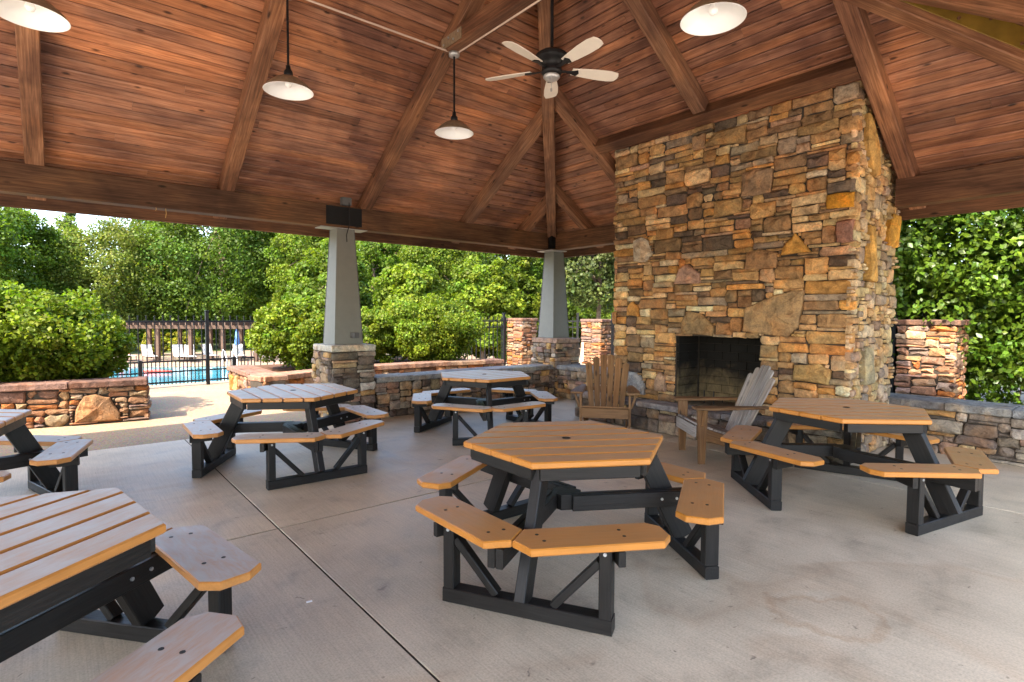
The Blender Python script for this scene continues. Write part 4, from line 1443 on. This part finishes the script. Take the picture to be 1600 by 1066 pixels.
# ------------------------------------------------------------------ vegetation
def leaf_mesh(name, centres, out, size, mat, jit=0.9, tint_base=(1, 1, 1), spread=.35, aspect=.42, fold=.25, hue=.12, upb=.35, per=0):
    """one folded rhombic leaf per centre"""
    n = len(centres)
    nm = nrng.normal(size=(n, 3))
    nm /= np.linalg.norm(nm, axis=1)[:, None]
    nm = nm * jit + out * (1.0 - jit * .35) + np.array([0, 0, upb])
    nm /= np.linalg.norm(nm, axis=1)[:, None]
    a = nrng.normal(size=(n, 3))
    a -= nm * (a * nm).sum(1)[:, None]
    a /= np.linalg.norm(a, axis=1)[:, None]
    b = np.cross(nm, a)
    L = size * nrng.uniform(.7, 1.3, n)[:, None]
    W = L * aspect
    v = np.stack([centres - a * L * .5, centres + b * W + nm * W * fold - a * L * .05, centres + a * L * .5, centres - b * W + nm * W * fold - a * L * .05], 1).reshape(-1, 3)
    idx = np.arange(n)[:, None] * 4
    tri = np.concatenate([idx + np.array([[0, 2, 1]]), idx + np.array([[0, 3, 2]])], 1).reshape(-1)
    me = bpy.data.meshes.new(name)
    nf = 2 * n
    me.vertices.add(4 * n)
    me.vertices.foreach_set("co", v.astype('f').ravel())
    me.loops.add(3 * nf)
    me.loops.foreach_set("vertex_index", tri.astype('i'))
    me.polygons.add(nf)
    me.polygons.foreach_set("loop_start", (np.arange(nf) * 3).astype('i'))
    me.polygons.foreach_set("use_smooth", np.ones(nf, bool))
    t = nrng.uniform(1 - spread, 1 + spread, n)[:, None] * np.array(tint_base)[None]
    if per:
        k = n // per + 1
        t = t * nrng.uniform(.68, 1.32, k).repeat(per)[:n, None] * (1 + nrng.normal(0, .10, (k, 1)).repeat(per, 0)[:n] * np.array([[1.0, .2, -.4]]))
    t = t * (1 + nrng.normal(0, hue, (n, 1)) * np.array([[1.0, .25, -.3]]))
    col = np.concatenate([np.clip(t, .05, 3), np.ones((n, 1))], 1).repeat(4, 0)
    at = me.attributes.new("tint", 'FLOAT_COLOR', 'POINT')
    at.data.foreach_set("color", col.astype('f').ravel())
    me.materials.append(mat)
    me.update(calc_edges=True)
    me.validate()
    return me

def clump_crown(n_clump, per, rx, ry, rz, clump_r, shape='ball', shell=.55, bottom=-.75):
    """leaf centres and outward vectors of a crown about the origin"""
    C = []
    while len(C) < n_clump:
        p = nrng.normal(size=3)
        p /= np.linalg.norm(p)
        p *= nrng.uniform(shell, 1.0) ** .6
        if p[2] < bottom:
            continue
        if shape == 'cone':
            k = 1 - (p[2] + 1) / 2
            p[:2] *= .25 + .95 * k
        elif shape == 'oak':
            p[:2] *= 1.0 - .25 * max(0, p[2])
        p *= nrng.uniform(.82, 1.16)
        C.append(p * np.array([rx, ry, rz]))
    C = np.array(C)
    cr = clump_r * nrng.uniform(.6, 1.35, n_clump)
    cc, oo = [], []
    for c, r in zip(C, cr):
        d = nrng.normal(size=(per, 3))
        d /= np.linalg.norm(d, axis=1)[:, None]
        rad = r * nrng.uniform(.35, 1.0, per)[:, None] ** .5
        p = c + d * rad * np.array([1, 1, .75])
        o = d * .6 + (c / (np.linalg.norm(c) + 1e-6))[None] * .6
        o /= np.linalg.norm(o, axis=1)[:, None]
        cc.append(p)
        oo.append(o)
    return np.concatenate(cc), np.concatenate(oo), C

LEAF = {
    'oak': leaf_mat("leaf_dark_oak", (0.062, 0.100, 0.011), .5, .15, .32),
    'maple': leaf_mat("leaf_maple", (0.072, 0.116, 0.009), .5, .15, .35),
    'willow': leaf_mat("leaf_pale", (0.108, 0.136, 0.022), .55, .15, .35),
    'bright': leaf_mat("leaf_bright", (0.082, 0.118, 0.011), .5, .15, .38),
    'brown': leaf_mat("leaf_brownish", (0.110, 0.088, 0.038), .6, .2, .3),
    'pine': leaf_mat("leaf_pine", (0.052, 0.068, 0.014), .55, .25, .25),
    'shrub': leaf_mat("leaf_shrub", (0.105, 0.145, 0.011), .5, .14, .33),
    'hedge': leaf_mat("leaf_hedge", (0.068, 0.120, 0.010), .36, .28, .3),
    'yellow': leaf_mat("leaf_yellow", (0.17, 0.17, 0.012), .55, .25, .35),
}

def trunk_mesh(h, r, C, nlimb=6):
    mb = MB()
    wob = [(nrng.normal(0, .05) * h * .2, nrng.normal(0, .05) * h * .2) for _ in range(6)]
    pts = [(wob[i][0] * i / 5, wob[i][1] * i / 5, h * i / 5) for i in range(6)]
    tube(mb, pts, r, 8, radii=[r * 1.35] + [r * (1 - .13 * i) for i in range(1, 6)])
    for k in range(nlimb):
        c = C[nrng.integers(len(C))]
        f = nrng.uniform(.45, .95)
        s = Vector(pts[-1]) * f
        e = Vector(c)
        m = s.lerp(e, .5) + Vector((0, 0, .06 * h))
        tube(mb, [s, m, e], r * .3, 5, radii=[r * .42, r * .26, r * .08])
    return mb

def tree(name, label, cat, kind, x, y, z, H, Rx, n_clump=110, per=85, leaf=.22, trunk_h=.35, shape='ball', group=None, tr=.16, clump=.24, rz=0):
    t = thing(name, label, cat, (x, y, z), rz, group)
    ch = H * (1 - trunk_h * .55)
    cz = H - ch / 2
    cc, oo, C = clump_crown(n_clump, per, Rx, Rx, ch / 2, Rx * clump, shape)
    off = np.array([0, 0, cz])
    link_mesh('crown', leaf_mesh('crown', cc + off, oo, leaf, LEAF[kind], per=per), t)
    trunk_mesh(H * .75, tr, C + off, 8).build('trunk', MAT['bark'], t, True)
    return t

def at(px, D):
    r = (px - 800) / 864.0
    return D * (.638 + .770 * r), D * (.770 - .638 * r)

# trees beyond the pool fence: (bearing column, distance, height, crown radius, leaf kind, shape, label)
TREES = [
    (-70, 34, 9.5, 3.6, 'maple', 'ball', 'dense deep green tree filling the far left edge behind the planter shrub'),
    (15, 39, 8.9, 3.3, 'maple', 'ball', 'deep green maple at upper left, left of the sky gap'),
    (178, 44, 9.2, 4.4, 'willow', 'ball', 'pale feathery tree right of the sky gap, above the planter shrub'),
    (112, 62, 13.2, 1.7, 'pine', 'cone', 'slender pine tip standing in the sky gap'),
    (262, 60, 13.6, 4.2, 'oak', 'oak', 'tall thin-topped oak behind the pale feathery tree'),
    (345, 47, 13.2, 5.6, 'oak', 'oak', 'large dark oak rising directly behind the pergola'),
    (445, 50, 12.0, 3.6, 'maple', 'ball', 'round green maple between dark oak and outlet column'),
    (490, 44, 9.4, 3.0, 'bright', 'ball', 'yellow green tree just left of the outlet column'),
    (545, 55, 14.0, 4.4, 'oak', 'oak', 'dark tall tree directly behind the outlet column'),
    (625, 46, 10.8, 2.9, 'brown', 'ball', 'tree with brownish flowering crown right of the outlet column'),
    (585, 36, 6.8, 2.2, 'maple', 'ball', 'low green tree at the right side of the outlet column'),
    (690, 42, 9.6, 3.2, 'bright', 'ball', 'bright spring green tree behind the rounded planter shrub'),
    (700, 62, 15.5, 5.4, 'oak', 'oak', 'tall dark oak at the back between the two columns'),
    (790, 52, 13.5, 4.2, 'maple', 'ball', 'tall green tree left of the corner column'),
    (815, 33, 5.6, 1.8, 'bright', 'cone', 'young pointed bright tree just left of the corner column'),
    (755, 30, 4.6, 1.9, 'shrub', 'ball', 'bright shrubby tree by the fence, left of the young pointed tree'),
    (870, 56, 14.0, 4.6, 'oak', 'oak', 'dark tree directly behind the corner column'),
    (935, 30, 8.2, 2.5, 'pine', 'ball', 'yellow green pine with a bare trunk left of the chimney'),
    (985, 44, 12.0, 4.2, 'oak', 'ball', 'dark tree partly hidden by the left edge of the chimney'),
    (400, 60, 14.5, 4.6, 'maple', 'oak', 'tall maple at the back, right of the large dark oak'),
    (640, 29, 4.2, 1.9, 'shrub', 'ball', 'leafy shrub beyond the fence behind the rounded planter shrub'),
    (520, 31, 5.2, 2.2, 'bright', 'ball', 'leafy bright shrub beyond the fence behind the outlet column'),
]
for k, (px, D, H, Rx, kind, shp, lab) in enumerate(TREES):
    x, y = at(px, D)
    big = Rx > 3
    tree({'pine': 'pine_tree', 'shrub': 'garden_shrub'}.get(kind, 'leafy_tree'), lab, 'shrub' if 'shrub' in lab.split(' beyond')[0].split(',')[0] else 'tree', kind, x, y, -1.3, H + 1.3, Rx,
         240 if big else 150, 190, .21 if D > 45 else .17, .55 if lab.startswith('yellow green pine') else .06, shp, 'trees beyond the pool fence', .17, .26, k * .7)

# far wood behind everything, one mass
cs, os_ = [], []
for k in range(84):
    px = -380 + k * 28
    D = nrng.uniform(50, 62)
    x, y = at(px, D)
    c_, o_, _ = clump_crown(20, 60, 2.8, 2.8, 2.6, 1.1, 'ball')
    cs.append(c_ + np.array([x, y, nrng.uniform(-.2, 1.2)]))
    os_.append(o_)
for k in range(64):
    px = -420 + k * 33
    D = nrng.uniform(68, 84)
    x, y = at(px, D)
    c_, o_, _ = clump_crown(26, 60, 5.2, 5.2, 6.2, 1.9, 'oak')
    cs.append(c_ + np.array([x, y, (4.4 if px > 230 else .6) + nrng.uniform(-1.4, 1.4)]))
    os_.append(o_)
w = link_mesh('far_wood', leaf_mesh('far_wood', np.concatenate(cs), np.concatenate(os_), .42, LEAF['oak']))
tag(w, kind='stuff')

def shrub(label, x, y, z, Rx, Rz, kind='shrub', leaf=.062, n=150, per=150, group='rounded shrubs in the stone planters', name='planter_shrub', cat='shrub'):
    t = thing(name, label, cat, (x, y, z), 0, group)
    cc, oo, C = clump_crown(n, per, Rx * .95, Rx * .95, Rz * .95, Rx * .20, 'ball', .55, -.9)
    cc = cc[cc[:, 2] > -Rz * .98]
    oo = oo[:len(cc)]
    off = np.array([0, 0, Rz])
    link_mesh('foliage', leaf_mesh('foliage', cc + off, oo, leaf, LEAF[kind], .85, (1, 1, 1), .4, .40, .25, .14, per=per), t)
    mb = MB()
    for k in range(12):
        c = C[nrng.integers(len(C))]
        tube(mb, [(nrng.normal(0, .06), nrng.normal(0, .06), 0), (c[0] * .4, c[1] * .4, Rz * .7), (c[0] * .9, c[1] * .9, c[2] * .9 + Rz)], .02, 5, radii=[.028, .018, .006])
    mb.build('stems', MAT['twig'], t)
    return t
shrub('broad glossy shrub in the left planter, nearest the left edge', -.30, 11.05, .46, 1.22, .70, n=200, per=190)
shrub('shrub end sprays beside the gate at the right end of left planter', .42, 11.2, .48, .58, .50, n=70, per=130)
shrub('rounded shrub left of the outlet column, beside the pool gate', 3.95, 11.75, .42, .98, .74, n=170, per=170)
shrub('small shrub showing just right of the outlet column', 5.75, 12.2, .40, .72, .62, n=90, per=140)
shrub('large rounded shrub with cream tips in the middle of the planter', 7.15, 11.7, .36, 1.18, .80, n=200, per=180)

# evergreen screen on the right: separate tall shrubs standing shoulder to shoulder
HED = [(12.2, 4.6, 1.5), (12.0, 2.9, 1.5), (12.1, 1.3, 1.5), (12.0, -.4, 1.5), (12.6, 6.4, 1.5)]
HL = ['tall glossy evergreen behind the left side of the sunlit pillar', 'tall glossy evergreen directly behind the sunlit pillar', 'tall glossy evergreen right of the sunlit pillar', 'tall glossy evergreen at the right edge above the seat wall', 'tall glossy evergreen hidden behind the chimney side']
for (x, y, r), lab in zip(HED, HL):
    t = thing('tall_evergreen', lab, 'evergreen shrub', (x, y, -.02), 0, 'tall evergreens forming the screen behind the pillar')
    cc, oo, C = clump_crown(360, 150, r * 1.08, r * 1.08, 3.0, .40, 'ball', .58, -.97)
    # fuller, boxier body
    cc[:, :2] *= (1 + .10 * (1 - np.abs(cc[:, 2:3]) / 3.0) + .22 * (np.clip(cc[:, 2:3], 0, 3) / 3.0))
    link_mesh('foliage', leaf_mesh('foliage', cc + np.array([0, 0, 2.85]), oo, .088, LEAF['hedge'], .75, (1, 1, 1), .35, .36, .2, .10, .5, per=150), t)
    trunk_mesh(3.2, .08, C + np.array([0, 0, 2.6]), 8).build('trunk', MAT['bark'], t, True)

# clipped yellow-green shrubs behind the pergola and a strip of lawn
for k, (x, y, r, lab) in enumerate(((5.3, 44.5, .95, 'yellow green clipped shrub behind the left half of the pergola'), (6.8, 43.6, .95, 'yellow green clipped shrub seen between the two lit pergola posts'))):
    shrub(lab, x, y, ZP, r, .85, 'yellow', .12, 60, 70, 'yellow shrubs behind the pergola', 'clipped_shrub')
